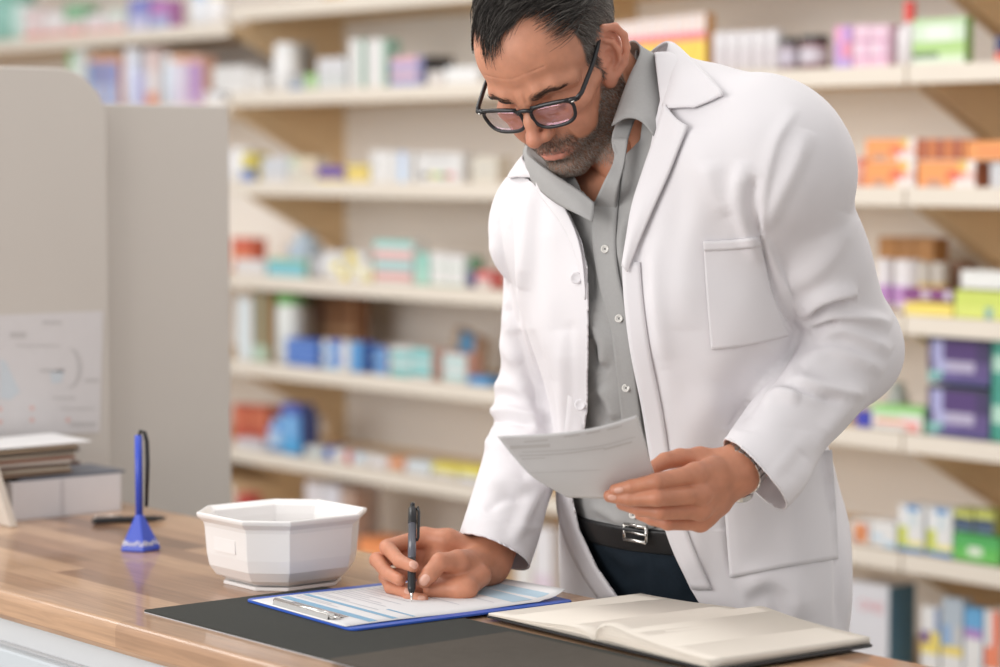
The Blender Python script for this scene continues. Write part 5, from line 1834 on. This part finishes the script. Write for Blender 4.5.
B(367, 386, 39, A, [(1, [(5, WH), (1, (.45, .65, .55))])], 'tall white carton with a green edge, the right one of two', side=(.45, .65, .55), group='tall white cartons with green edges')
for i, (y0, c1_, c2_) in enumerate(((58, PNK, (.35, .38, .65)), (70, (.80, .60, .62), (.40, .45, .70)))):
    pass
z_ = 0
hstack = (float(on_Y(405, 58, YF)[2]) - A) / 4
for i, c_ in enumerate(((.38, .42, .68), (.80, .55, .58), (.42, .45, .70), (.82, .52, .60))):
    B(391, 424, 70, A, [(1, [(4, c_), (1, (.3, .3, .5))])], '%s flat carton, %s of the pink and blue pile on the upper shelf' % (('blue', 'salmon', 'violet blue', 'pink')[i], ('lowest', 'second', 'third', 'topmost')[i]),
      lift=i * (hstack + .0006), d=.10, side=DRK, group='pink and blue flat cartons').scale = (1, 1, 1)
for o in [o for o in bpy.data.objects if o.get('group') == 'pink and blue flat cartons']:
    zs0 = max(v.co.z for v in o.data.vertices)
    for v in o.data.vertices: v.co.z *= hstack / zs0
B(428, 443, 71, A, [(1, (.74, .70, .68))], 'off-white carton between the pink pile and the man')
B(445, 478, 67, A, [(1, (.86, .86, .86)), (.1, GRY), (.5, (.86, .86, .86))], 'low bright white carton touching the man\'s hair in view')
# ---- B
b = S['B']
T(224, 240, 148, b, (.86, .86, .88), (.86, .86, .88), 'white rounded bottle at the edge of the screen', neck=.85)
B(242, 255, 153, b, [(1.3, (.72, .62, .12)), (1, (.16, .28, .60))], 'yellow and blue carton next to the white rounded bottle')
B(262, 287, 158, b, [(1, (.68, .70, .74)), (.2, GRY), (.8, (.72, .72, .74))], 'pale blue-grey carton on the second shelf')
B(289, 302, 157, b, [(1, [(1, (.62, .70, .58)), (1, (.74, .70, .55))]), (.2, WH), (1, (.72, .68, .60))], 'pale green and cream carton on the second shelf')
B(303, 316, 157, b, [(1, (.78, .70, .55)), (.3, (.75, .55, .48)), (1, (.72, .68, .58))], 'cream carton with a salmon line on the second shelf')
B(318, 344, 167, b, [(.8, (.22, .12, .50)), (.5, (.20, .10, .42)), (.35, YEL)], 'low purple carton with a yellow foot on the second shelf')
B(346, 369, 165, b, [(1, (.80, .66, .18)), (.3, (.74, .58, .12)), (1, (.84, .70, .28))], 'yellow carton right of the low purple one')
B(371, 392, 151, b, [(1, WH), (.2, [(1, GRY), (3, WH)]), (1, WH)], 'square white carton left of the blue-marked one', d=.06)
B(393, 412, 152, b, [(1, [(1, WH), (1, (.50, .62, .82)), (1, WH)]), (1, [(1, WH), (1.2, (.55, .68, .85)), (1, WH)])], 'square white carton with a blue mark', d=.06)
B(417, 462, 153, b, [(.5, WH), (.3, [(1, WH), (3, GRY), (1, WH)]), (1.2, WH), (.5, [(.6, WH), (1, DRK), (1, (.75, .7, .15)), (1, GRN), (1, RED), (1, WH)]), (.5, WH)], 'wide white carton with coloured dots and a grey title')
B(472, 497, 157, b, [(1, IV), (.2, [(1, IV), (2, GRY), (1, IV)]), (1, IV)], 'ivory carton against the man\'s sleeve on the second shelf')
# ---- C
c = S['C']
B(231, 252, 238, c, [(1, (.72, .18, .08)), (.4, (.80, .35, .15)), (.6, (.62, .12, .06))], 'red-orange carton at the back of the third shelf', back=.13)
B(234, 264, 260, c, [(1, (.76, .74, .74))], 'low white carton at the left of the third shelf')
B(267, 304, 259, c, [(.3, (.45, .66, .45)), (1, (.22, .58, .66)), (.4, (.40, .70, .76))], 'low teal carton on the third shelf')
T(281, 301, 232, c, (.56, .68, .80), (.60, .70, .80), 'pale blue bottle standing behind the low teal carton', back=.12, neck=.5)
T(306, 316, 254, c, (.55, .55, .58), (.50, .50, .52), 'small grey bottle on the third shelf', neck=.7)
T(317, 330, 250, c, (.80, .80, .80), (.78, .78, .80), 'white bottle right of the small grey one', neck=.7)
for i, (x0, x1, yt, c1_, nm_) in enumerate(((332, 348, 262, (.84, .74, .25), 'yellow and white carton in front on the third shelf, left one'), (350, 371, 262, (.82, .76, .45), 'pale yellow and white carton in front on the third shelf, right one'))):
    B(x0, x1, yt, c, [(.6, [(1, c1_), (1, WH)]), (.6, [(1, WH), (1, c1_)])], nm_)
B(336, 365, 252, c, [(1, [(1, WH), (1, YEL), (1, WH)])], 'yellow striped carton resting on the two yellow and white ones', lift=float(on_Y(350, 262, YF)[2]) - c + .001)
hC = (float(on_Y(395, 243, YF)[2]) - c) / 4
for i, (c1_, nm_) in enumerate((((.78, .40, .38), 'coral'), ((.25, .60, .60), 'teal'), ((.80, .42, .40), 'red banded'), ((.35, .70, .66), 'pale teal'))):
    o = B(374, 412, 262, c, [(.7, c1_), (.35, WH)], '%s flat carton, %s in the teal and coral pile' % (nm_, ('lowest', 'second from below', 'third from below', 'topmost')[i]), lift=i * (hC + .0006), group='teal and coral flat cartons', side=WH)
    z0_ = max(v.co.z for v in o.data.vertices)
    for v in o.data.vertices: v.co.z *= hC / z0_
B(416, 427, 253, c, [(1, (.40, .70, .62)), (1, (.50, .76, .66))], 'narrow mint green carton on the third shelf')
B(430, 447, 253, c, [(1, WH), (.2, (.55, .70, .60)), (1.2, WH), (.2, (.55, .70, .60))], 'white carton with green lines, left of its twin', group='white cartons with green lines')
B(448, 464, 255, c, [(1, WH), (.2, (.55, .70, .60)), (1.2, WH), (.2, (.55, .70, .60))], 'white carton with green lines, right of its twin', group='white cartons with green lines')
T(465, 475, 257, c, (.05, .06, .28), (.12, .30, .16), 'small navy bottle with a dark green cap', neck=.8, capfrac=.45)
B(476, 490, 271, c, [(1, (.74, .20, .20)), (1, (.74, .66, .62))], 'small red and white carton beside the navy bottle')
# ---- D
d_ = S['D']
B(236, 251, 298, d_, [(1, (.72, .77, .79))], 'large pale blue-white carton at the screen on the fourth shelf', d=.06)
B(252, 267, 293, d_, [(1, [(1, (.45, .30, .14)), (1, (.12, .26, .20)), (1, (.50, .34, .16))]), (.3, (.50, .62, .50))], 'tall brown and green carton on the fourth shelf')
T(270, 286, 293, d_, (.78, .80, .78), (.16, .52, .10), 'tall white bottle with a green cap, the left one', neck=.85, capfrac=.14, group='green capped white bottles')
T(287, 299, 296, d_, (.76, .78, .76), (.08, .26, .10), 'tall white bottle with a dark green cap, right of the other', neck=.85, capfrac=.14, back=.085, group='green capped white bottles')
for i, (x0, x1) in enumerate(((302, 319), (320, 337), (338, 354))):
    B(x0, x1, 297, d_, [(1, [(1, BRN), (1, (.46, .24, .10))]), (.2, (.56, .36, .20)), (1, BRN)], 'brown carton at the back of the fourth shelf, %s of three' % ('left', 'middle', 'right')[i], back=.17, group='brown cartons at the back')
hD = (float(on_Y(300, 341, YF)[2]) - d_) / 2
def pile2(x0, x1, yt, rowsf, side, lab, grp):
    hh = (float(on_Y((x0 + x1) / 2, yt, YF)[2]) - d_) / 2 - .001
    for i in range(2):
        o = B(x0, x1, yt, d_, rowsf, lab + (', lower one', ', upper one')[i], lift=i * (hh + .001), side=side, group=grp)
        z0_ = max(v.co.z for v in o.data.vertices)
        for v in o.data.vertices: v.co.z *= hh / z0_
pile2(285, 316, 341, [(1, BLU), (.3, LBLU), (.6, BLU)], BLU, 'strong blue carton of a pile of two', 'blue carton piles')
pile2(322, 348, 342, [(1, [(1, WH), (2, BLU), (1, WH)]), (.8, [(2, LBLU), (1, WH)])], WH, 'blue and white carton of a pile of two', 'blue carton piles')
pile2(350, 361, 344, [(1, SKY)], BLU, 'narrow sky blue carton of a pile of two', 'blue carton piles')
pile2(373, 387, 348, [(1, (.08, .28, .60)), (.4, LBLU)], (.75, .55, .50), 'mid blue carton with a salmon side, pile of two', 'blue carton piles')
pile2(390, 410, 348, [(.5, WH), (.6, TEAL), (.3, (.4, .7, .7))], WH, 'teal and white carton, left pile of two', 'teal and white carton piles')
pile2(411, 431, 350, [(.5, (.4, .7, .7)), (.6, TEAL), (.3, WH)], (.75, .55, .50), 'teal and white carton, middle pile of two', 'teal and white carton piles')
pile2(443, 466, 356, [(.5, WH), (.6, (.40, .66, .66)), (.3, WH)], (.78, .45, .35), 'teal and white carton, right pile of two', 'teal and white carton piles')
B(468, 488, 377, d_, [(1, (.04, .38, .72)), (.2, (.30, .60, .80))], 'low bright blue carton near the man\'s sleeve')
o = B(452, 480, 328, d_, [(1, [(1, (.55, .42, .30)), (2, (.10, .38, .62)), (1, (.50, .34, .26))]), (1, [(2, (.10, .38, .62)), (1, (.45, .35, .28))])], 'blue and brown carton leaning at the back of the fourth shelf', back=.16, d=.03)
o.rotation_euler = (0, math.radians(14), 0); o.location.z += .004; o.location.x -= .02
# ---- E
e_ = S['E']
B(231, 248, 405, e_, [(1, (.66, .16, .06)), (.5, (.75, .28, .12)), (.6, (.62, .14, .06))], 'red-orange carton at the back of the fifth shelf, left one', back=.12, lift=.03, group='red-orange cartons on the fifth shelf')
B(250, 266, 406, e_, [(1, (.66, .18, .07)), (.5, (.75, .28, .12)), (.6, (.60, .14, .06))], 'red-orange carton at the back of the fifth shelf, right one', back=.12, lift=.03, group='red-orange cartons on the fifth shelf')
for o in [o for o in bpy.data.objects if o.get('group') == 'red-orange cartons on the fifth shelf']:
    o.location.z -= .03
    for v in o.data.vertices: v.co.z *= 1.0 if v.co.z < .001 else (v.co.z + .03) / v.co.z
B(233, 261, 440, e_, [(1, (.70, .70, .76))], 'low pale lilac carton on the fifth shelf')
T(262, 276, 416, e_, (.20, .42, .78), (.35, .55, .82), 'light blue bottle on the fifth shelf', neck=.6, band=(.50, .65, .82))
B(280, 299, 404, e_, [(.5, (.08, .14, .50)), (1, [(1, (.10, .40, .74)), (1, (.30, .55, .80)), (1, (.08, .36, .70))]), (.7, (.06, .42, .72))], 'tall blue carton on the fifth shelf', side=(.05, .10, .32), d=.05)
B(292, 303, 412, e_, [(1, (.10, .18, .42)), (1, (.55, .55, .52))], 'narrow navy and grey carton behind the tall blue carton', back=.10)
B(304, 322, 447, e_, [(1, (.66, .68, .68)), (1, (.60, .66, .66))], 'low grey-white carton right of the tall blue carton')
B(324, 329, 447, e_, [(1, BLU)], 'slim blue carton on the fifth shelf')
B(331, 343, 450, e_, [(1, [(3, WH)])], 'small white carton right of the slim blue one')
B(344, 349, 452, e_, [(1, (.74, .20, .20))], 'slim red carton on the fifth shelf')
B(351, 366, 453, e_, [(1, [(1, WH), (2, (.45, .65, .80)), (1, WH)]), (.6, WH)], 'small white carton with a blue square')
B(368, 386, 457, e_, [(1, (.80, .78, .78)), (.4, (.70, .66, .68))], 'plain white carton left of the orange one')
B(388, 402, 459, e_, [(1, (.82, .40, .20)), (.5, (.72, .55, .42))], 'orange carton on the fifth shelf')
B(405, 430, 461, e_, [(1, (.66, .72, .76)), (.8, (.74, .76, .78))], 'pale blue-white carton on the fifth shelf')
B(432, 456, 464, e_, [(1, (.82, .74, .14)), (.3, (.62, .56, .10)), (.8, (.74, .72, .72))], 'yellow and white carton on the fifth shelf, left one', group='yellow and white cartons')
B(458, 482, 467, e_, [(1, (.84, .76, .14)), (.3, (.60, .54, .10)), (.8, (.70, .72, .80))], 'yellow and white carton on the fifth shelf, beside the sleeve', group='yellow and white cartons')
# ---- F
f_ = S['F']
B(235, 244, 494, f_, [(1, RED), (1, (.7, .3, .25))], 'red carton seen over the counter beside the screen')
B(304, 338, 484, f_, [(1, [(2, (.74, .70, .72)), (.3, GRY), (2, (.72, .70, .74))])], 'white carton seen above the tub', d=.14)
B(340, 352, 490, f_, [(1, (.55, .40, .32))], 'brown carton right of the white one above the tub')
B(357, 388, 540, f_, [(1, ORG), (.4, (.80, .60, .35))], 'orange carton seen between the tub and the hand', d=.10)
B(516, 532, 520, f_, [(1, (.80, .70, .50)), (1, (.80, .78, .76))], 'white and yellow carton seen between sleeve and coat')
B(534, 552, 528, f_, [(1, (.82, .80, .82)), (.5, (.78, .68, .76))], 'white and lilac carton seen between sleeve and coat')

# ---- bay behind the man's head and at the right: shelf A
for i in range(7):
    x0 = 612 + i * 13.3
    B(x0, x0 + 12.6, 23 - i * 1.6, A, [(1.1, [(2, (.82, .76, .76)), (1, (.82, .60, .42)), (2, (.82, .76, .76))]), (.5, (.84, .24, .32)), (1.6, (.90, .70, .10)), (.5, (.84, .60, .1))],
      'pink and yellow carton in the row behind the ear, %s from the left' % ('first', 'second', 'third', 'fourth', 'fifth', 'sixth', 'seventh')[i], group='pink and yellow cartons', side=(.72, .40, .10), d=.03)
for i in range(5):
    x0 = 709 + i * 13.2
    T(x0, x0 + 12, 33 - i * .6, A, (.76, .74, .75), (.80, .78, .80), 'white bottle in the row over the shoulder, %s from the left' % ('first', 'second', 'third', 'fourth', 'fifth')[i], group='white bottles over the shoulder', neck=.9, capfrac=.25, band=(.72, .68, .70))
T(775, 789, 38, A, (.40, .30, .34), (.03, .05, .05), 'dark capped jar, the narrower left one', name='jar', cat='jar', neck=.9, capfrac=.2, band=(.62, .58, .66), jar=True)
T(793, 814, 36, A, (.30, .12, .14), (.03, .05, .05), 'dark capped jar, the wider right one', name='jar', cat='jar', neck=.9, capfrac=.2, band=(.66, .62, .68), jar=True)
B(833, 850, 26, A, [(1, [(1, (.80, .42, .62)), (1, (.58, .38, .70))]), (1, [(1, (.62, .36, .68)), (1.2, (.80, .36, .48))]), (.6, (.55, .42, .74))], 'purple and pink carton on the top shelf')
for i, (x0, x1) in enumerate(((852, 868), (869, 886))):
    B(x0, x1, 25, A, [(1, (.82, .62, .72)), (.25, (.66, .36, .52)), (1, [(1, (.84, .68, .76)), (1, (.80, .58, .70))]), (.2, (.66, .36, .52)), (.6, (.84, .60, .72))], 'pale pink carton on the top shelf, the %s one' % ('left', 'right')[i], group='pale pink cartons')
T(890, 909, 2, A, (.78, .74, .76), (.80, .08, .06), 'white spray bottle with a red cap at the shelf joint', neck=.42, capfrac=.32, shoulder=.22)
B(911, 963, 18, A, [(.4, (.55, .72, .45)), (1, [(1, (.70, .80, .66)), (2, (.80, .84, .78)), (1, (.70, .80, .66))]), (.7, (.50, .70, .30)), (.3, [(1, (.12, .20, .12)), (1, (.60, .76, .44))]), (.4, (.74, .82, .70))], 'wide green and white carton right of the red cap', side=(.26, .46, .08), top=(.40, .60, .2), d=.025)
B(993, 1006, 36, A, [(1, NAV), (.6, (.75, .2, .12))], 'navy and red carton cut by the right frame edge')
# ---- B right: orange cartons
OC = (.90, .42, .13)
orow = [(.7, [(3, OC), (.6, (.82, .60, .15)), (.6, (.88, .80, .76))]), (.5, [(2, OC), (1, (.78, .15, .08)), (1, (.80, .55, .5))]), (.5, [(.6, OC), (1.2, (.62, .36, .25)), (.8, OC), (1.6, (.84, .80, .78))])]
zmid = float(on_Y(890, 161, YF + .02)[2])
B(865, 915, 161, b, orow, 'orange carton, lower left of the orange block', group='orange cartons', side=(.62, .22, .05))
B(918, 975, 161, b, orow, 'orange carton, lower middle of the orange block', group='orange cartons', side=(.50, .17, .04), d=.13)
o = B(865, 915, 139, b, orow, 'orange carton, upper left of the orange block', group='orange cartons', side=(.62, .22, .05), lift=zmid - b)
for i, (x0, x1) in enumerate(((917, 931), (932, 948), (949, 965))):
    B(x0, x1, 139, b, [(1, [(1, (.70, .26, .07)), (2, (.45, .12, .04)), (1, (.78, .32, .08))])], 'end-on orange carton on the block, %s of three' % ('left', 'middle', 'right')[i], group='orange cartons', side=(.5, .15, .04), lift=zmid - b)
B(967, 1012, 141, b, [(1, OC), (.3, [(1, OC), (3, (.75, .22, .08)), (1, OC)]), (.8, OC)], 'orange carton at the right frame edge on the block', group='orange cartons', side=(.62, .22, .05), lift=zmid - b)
B(990, 1012, 163, b, [(1, (.66, .66, .68))], 'grey-white carton under the orange block at the right edge')
T(852, 864, 158, b, (.80, .40, .30), (.75, .20, .15), 'reddish bottle half hidden by the man\'s shoulder', neck=.8)
# ---- C right
B(879, 897, 237, c, [(1, (.56, .30, .08)), (.3, (.62, .36, .12))], 'amber brown carton on top at the back, left one', back=.17, lift=.075, group='amber brown cartons')
B(898, 915, 237, c, [(1, (.52, .28, .08)), (.3, (.60, .34, .12))], 'amber brown carton on top at the back, middle one', back=.17, lift=.075, group='amber brown cartons')
B(916, 934, 238, c, [(1, (.58, .32, .10)), (.3, (.64, .38, .14))], 'amber brown carton on top at the back, right one', back=.17, lift=.075, group='amber brown cartons')
B(879, 934, 262, c, [(1, (.66, .60, .52))], 'long pale carton under the amber brown ones', back=.165, d=.10)
for i, (x0, x1) in enumerate(((874, 887), (889, 911))):
    T(x0, x1, 258 + i, c, (.78, .76, .80), (.82, .80, .82), 'white capped jar with a lilac band, the %s one' % ('narrow', 'wide')[i], name='jar', cat='jar', neck=.9, capfrac=.35, band=(.60, .36, .68), jar=True, back=.07, group='white capped jars')
for i, (x0, x1) in enumerate(((915, 927), (929, 942))):
    T(x0, x1, 262, c, (.74, .55, .18), (.66, .62, .56), 'amber filled jar behind the purple carton, the %s one' % ('left', 'right')[i], name='jar', cat='jar', neck=.9, capfrac=.4, back=.08, group='amber filled jars')
zC2 = float(on_Y(930, 302, YF)[2])
B(906, 954, 303, c, [(.6, YEL), (.4, (.90, .78, .25))], 'low yellow carton under the purple one')
B(904, 954, 290, c, [(1, [(2, (.30, .05, .28)), (1, (.62, .50, .60)), (1.6, (.30, .05, .28)), (.6, (.75, .7, .78)), (.3, (.3, .05, .28))])], 'dark purple carton on the low yellow one', lift=zC2 - c + .001)
zC3 = float(on_Y(980, 291, YF)[2])
B(956, 1010, 291, c, [(1, (.66, .74, .16)), (.7, [(2, (.72, .78, .22)), (.5, (.3, .5, .5)), (1, (.72, .78, .22))])], 'lime yellow carton at the right frame edge')
B(962, 1010, 271, c, [(1, (.80, .80, .78))], 'white carton on the lime yellow one', lift=zC3 - c + .001)
B(950, 962, 262, c, [(1, (.42, .26, .18))], 'dark brown carton standing at the back beside the bracket', back=.22)
# ---- D right: purple packs
PU = (.085, .03, .20)
prow = [(.25, (.04, .03, .08)), (1.5, [(.3, PU), (.9, (.46, .46, .70)), (2.6, (.12, .035, .24)), (1, (.07, .03, .17))]), (.8, [(.4, PU), (.9, (.48, .48, .70)), (1.8, (.52, .48, .62)), (1.0, (.16, .10, .30))]), (.5, [(1, (.28, .56, .52)), (1, (.20, .14, .38)), (2, (.16, .10, .32))]), (.4, [(.6, (.25, .45, .48)), (3, (.12, .10, .30))])]
zD = float(on_Y(960, 387, YF)[2])
B(930, 992, 388, d_, prow, 'dark purple pack, the lower of the two', cat='pack', name='pack', group='dark purple packs', side=(.05, .30, .26), d=.16)
B(930, 992, 338, d_, prow, 'dark purple pack, the upper of the two', cat='pack', name='pack', group='dark purple packs', side=(.05, .30, .26), d=.16, lift=zD - d_)
B(995, 1012, 388, d_, [(1, (.05, .40, .32)), (1, (.50, .72, .62)), (1, (.05, .40, .32))], 'green pack at the right frame edge, lower one', cat='pack', name='pack', d=.16)
B(995, 1012, 340, d_, [(1, (.05, .40, .32)), (1, (.50, .72, .62)), (1, (.05, .40, .32))], 'green pack at the right frame edge, upper one', cat='pack', name='pack', d=.16, lift=zD - d_)
B(858, 872, 412, d_, [(1, (.04, .06, .55))], 'royal blue carton by the man\'s elbow')
B(874, 925, 407, d_, [(.6, (.42, .74, .32)), (.5, [(.4, WH), (2, (.66, .76, .62)), (2, WH)]), (.4, [(.3, WH), (2.4, (.85, .42, .30)), (1, (.85, .45, .42)), (.3, WH)]), (.5, [(2.8, WH), (1, (.85, .45, .42)), (.3, WH)])], 'green and white carton with a red stripe left of the purple packs', d=.07)
T(884, 901, 382, d_, (.55, .60, .58), (.50, .56, .54), 'clear grey-green bottle behind the green and white carton', back=.14)
# ---- E right
B(851, 853.5, 521, e_, [(1, WH)], 'thin white carton next to the coat')
B(855, 873, 521, e_, [(.25, WH), (1, [(.3, WH), (1, (.82, .38, .12)), (1, (.70, .26, .08)), (.3, WH)]), (.6, [(.3, WH), (1, (.62, .20, .06)), (1, (.80, .42, .18)), (.3, WH)]), (.15, WH)], 'white carton with an orange picture')
B(875, 899, 522, e_, [(1, WH), (.5, [(1, (.60, .72, .82)), (1, WH)]), (.5, [(1, WH), (1, (.55, .70, .82))])], 'white carton with a pale blue wave')
er = [(.35, [(1, WH), (1.6, (.10, .36, .66)), (.6, WH)]), (1, [(1, (.80, .80, .80)), (1, (.66, .72, .74)), (.6, WH)]), (.9, [(1, (.66, .70, .10)), (1.2, WH), (.6, WH)]), (.4, [(1, (.66, .70, .10)), (1.6, (.85, .78, .3))]), (.3, (.06, .35, .70))]
B(902, 927, 506, e_, er, 'tall white carton with blue top and lime patch, the left one', side=(.72, .74, .76), group='tall blue and lime cartons', d=.06)
B(931, 956, 509, e_, er, 'tall white carton with blue top and lime patch, the right one', side=(.72, .74, .76), group='tall blue and lime cartons', d=.06)
zE = float(on_Y(978, 536, YF)[2])
B(958, 1004, 536, e_, [(1, (.10, .50, .14)), (.7, [(1, (.16, .58, .12)), (1, (.75, .80, .70)), (1.2, (.16, .58, .12))]), (.5, (.22, .62, .16))], 'green carton below the navy and yellow ones')
for i, (x0, x1) in enumerate(((958, 977), (979, 998))):
    B(x0, x1, 510 + i, e_, [(.3, (.40, .42, .10)), (.6, (.66, .68, .14)), (1, (.04, .10, .20)), (.4, (.20, .30, .40))], 'navy and yellow carton on the green one, the %s one' % ('left', 'right')[i], lift=zE - e_ + .001, group='navy and yellow cartons')
# ---- F right
o = B(850, 893, 584, f_, [(1, (.74, .73, .76))], 'large white carton with a pink printed word low on the right', side=(.10, .26, .36), d=.085, top=(.70, .70, .72))
cu = bpy.data.curves.new('w', 'FONT'); cu.body = 'ONE'; cu.size = .034; cu.extrude = .0003
to = bpy.data.objects.new('w', cu); COL.objects.link(to); bpy.context.view_layer.update()
me = bpy.data.meshes.new_from_object(to.evaluated_get(bpy.context.evaluated_depsgraph_get())); bpy.data.objects.remove(to)
me.materials.append(flat((.80, .42, .45)))
t2 = bpy.data.objects.new('lettering', me); COL.objects.link(t2); t2.parent = o; t2.rotation_euler = (math.pi / 2, 0, 0)
w_ = max(v.co.x for v in o.data.vertices); h_ = max(v.co.z for v in o.data.vertices)
t2.location = (w_ * .30, -.0008, h_ * .66)
B(926, 944, 608, f_, [(1, [(3, WH), (1, (.3, .4, .6))]), (.5, [(1, (.25, .12, .35)), (1, YEL)]), (.4, YEL), (1, WH)], 'white carton with purple and yellow corner on the lowest shelf in view', d=.03)
B(947, 968, 600, f_, [(1, (.50, .56, .62)), (.8, [(1, (.35, .5, .7)), (1, (.6, .6, .6))]), (.35, (.86, .70, .15)), (1, WH)], 'grey-blue carton with a yellow band on the lowest shelf in view', d=.03)
B(970, 988, 610, f_, [(.5, (.16, .46, .72)), (.25, (.50, .30, .60)), (1.2, WH)], 'white carton with blue top and lilac curve on the lowest shelf in view', d=.03)
B(990, 1006, 612, f_, [(1, [(1, WH), (1, (.85, .25, .12))]), (.6, (.85, .30, .15)), (.6, WH)], 'white and orange-red carton at the bottom right corner', d=.08)

# ---- half hidden bay at the left
L1, L2 = shelf_left_z
T(-14, 8, -10, L1, (.35, .62, .55), (.30, .60, .50), 'green bottle at the top left corner', neck=.8)
T(9, 24, 6, L1, (.62, .78, .74), (.70, .82, .80), 'pale mint bottle at the top left', neck=.8)
for i in range(5):
    x0 = 26 + i * 20.5
    B(x0, x0 + 19, (8, 12, 4, 14, 10)[i], L1, [(1, [((.78, .66, .66), (.82, .8, .8), (.30, .55, .35), (.80, .74, .76), (.70, .76, .72))[i:i + 1][0] and (1, ((.78, .66, .66), (.82, .8, .8), (.30, .55, .35), (.80, .74, .76), (.70, .76, .72))[i])]), (.6, (.80, .70, .70)), (.35, (.80, .28, .22))],
      '%s carton with a red foot in the top left row' % ('rosy', 'white', 'green topped', 'pale pink', 'grey-green')[i], group='red footed cartons')
B(131, 150, -2, L1, [(1, (.30, .32, .66)), (.8, (.62, .62, .80))], 'blue-violet carton right of the red footed row')
B(152, 171, 0, L1, [(1, (.55, .25, .55)), (.8, (.45, .50, .72))], 'magenta and blue carton right of the blue-violet one')
T(188, 201, -6, L1, (.82, .84, .88), (.60, .70, .85), 'white and blue bottle at the end of the top left shelf, left one', neck=.8)
T(203, 217, -6, L1, (.84, .84, .86), (.86, .80, .70), 'white bottle at the end of the top left shelf, right one', neck=.8)
T(66, 74, 52, L2, (.62, .76, .58), (.25, .55, .22), 'pale green bottle with a green cap just above the screen', neck=.9)
B(75, 87, 50, L2, [(1, (.72, .76, .74))], 'pale carton just above the rounded screen corner')
B(90, 103, 55, L2, [(.3, (.82, .48, .30)), (1, (.28, .36, .62)), (1, (.50, .58, .76))], 'blue carton with an orange top above the screen, left one', group='orange topped blue cartons')
B(105, 119, 55, L2, [(.3, (.82, .48, .30)), (1, (.32, .38, .66)), (1, (.46, .54, .76))], 'blue carton with an orange top above the screen, right one', group='orange topped blue cartons')
T(121, 134, 49, L2, (.74, .78, .90), (.82, .84, .90), 'white-blue bottle above the partition board', neck=.85)
B(136, 144, 72, L2, [(1, (.58, .58, .82))], 'lavender carton above the partition board')
B(147, 158, 49, L2, [(1, (.82, .68, .66)), (1, (.82, .78, .78)), (.6, (.82, .40, .25))], 'white carton with an orange foot above the partition board')
T(160, 171, 56, L2, (.70, .80, .88), (.80, .86, .90), 'pale blue bottle above the partition board', neck=.8)
B(173, 188, 55, L2, [(.3, (.85, .50, .32)), (1, (.74, .70, .80)), (.8, (.72, .66, .78))], 'lilac carton with an orange top above the partition board')
B(189, 203, 56, L2, [(.3, (.82, .52, .40)), (1.4, (.55, .36, .62)), (.5, (.60, .42, .66))], 'purple carton with an orange top above the partition board')
B(206, 224, 91, L2, [(1, (.82, .82, .84))], 'low white carton at the right end above the partition board')
# top shelf row seen at the very top edge, behind the head
# ------------------------------------------------------------------ light and camera
cd_ = bpy.data.cameras.new('camera'); cam = bpy.data.objects.new('camera', cd_); COL.objects.link(cam); SC.camera = cam
cam.location = (0, 0, CAM_H); cd_.sensor_width = 36; cd_.lens = F_PX * 36 / 1000
fw = VW * CP - ZW * SP
cam.rotation_euler = Vector(fw).to_track_quat('-Z', 'Y').to_euler()
cd_.dof.use_dof = True; cd_.dof.focus_distance = 2.98; cd_.dof.aperture_fstop = 2.7; cd_.clip_start = .05
w = bpy.data.worlds.new('world'); SC.world = w; w.use_nodes = True
w.node_tree.nodes['Background'].inputs[0].default_value = (1.0, .985, .975, 1); w.node_tree.nodes['Background'].inputs[1].default_value = .83
def area(name, loc, tgt, size, power, col=(1, 1, 1), sy=None):
    l = bpy.data.lights.new(name, 'AREA'); l.energy = power; l.size = size; l.color = col
    if sy: l.shape = 'RECTANGLE'; l.size_y = sy
    o = bpy.data.objects.new(name, l); COL.objects.link(o); o.location = loc
    o.rotation_euler = (Vector(tgt) - Vector(loc)).to_track_quat('-Z', 'Y').to_euler(); return o
area('window_light', tuple(W(np.array([-2.6, 1.2, 2.3]))), tuple(W(np.array([.2, 3.1, 1.1]))), 2.0, 20, (1, .98, .97))
area('overhead_fill_light', (-4.6, 1.2, 2.7), (-4.8, 4.3, .9), 3.2, 45, (1, .97, .93), .9)  # fill lamp added high up, turned to brighten the shelf fronts
area('front_fill_light', (-3.2, -2.2, 1.9), (-3.6, 4.0, 1.1), 3.6, 85, (1, .97, .94), 1.8)  # added frontal fill from the camera side, lifts the shelf recesses
area('overhead_fill_light', (-2.2, 3.0, 2.9), (-2.6, 3.2, 0), 1.6, 14, (1, .97, .93), .5)
SC.view_settings.view_transform = 'Standard'; SC.view_settings.look = 'None'; SC.view_settings.gamma = 1; SC.view_settings.exposure = 0.0
SC.view_settings.use_curve_mapping = False
SC.cycles.max_bounces = 8
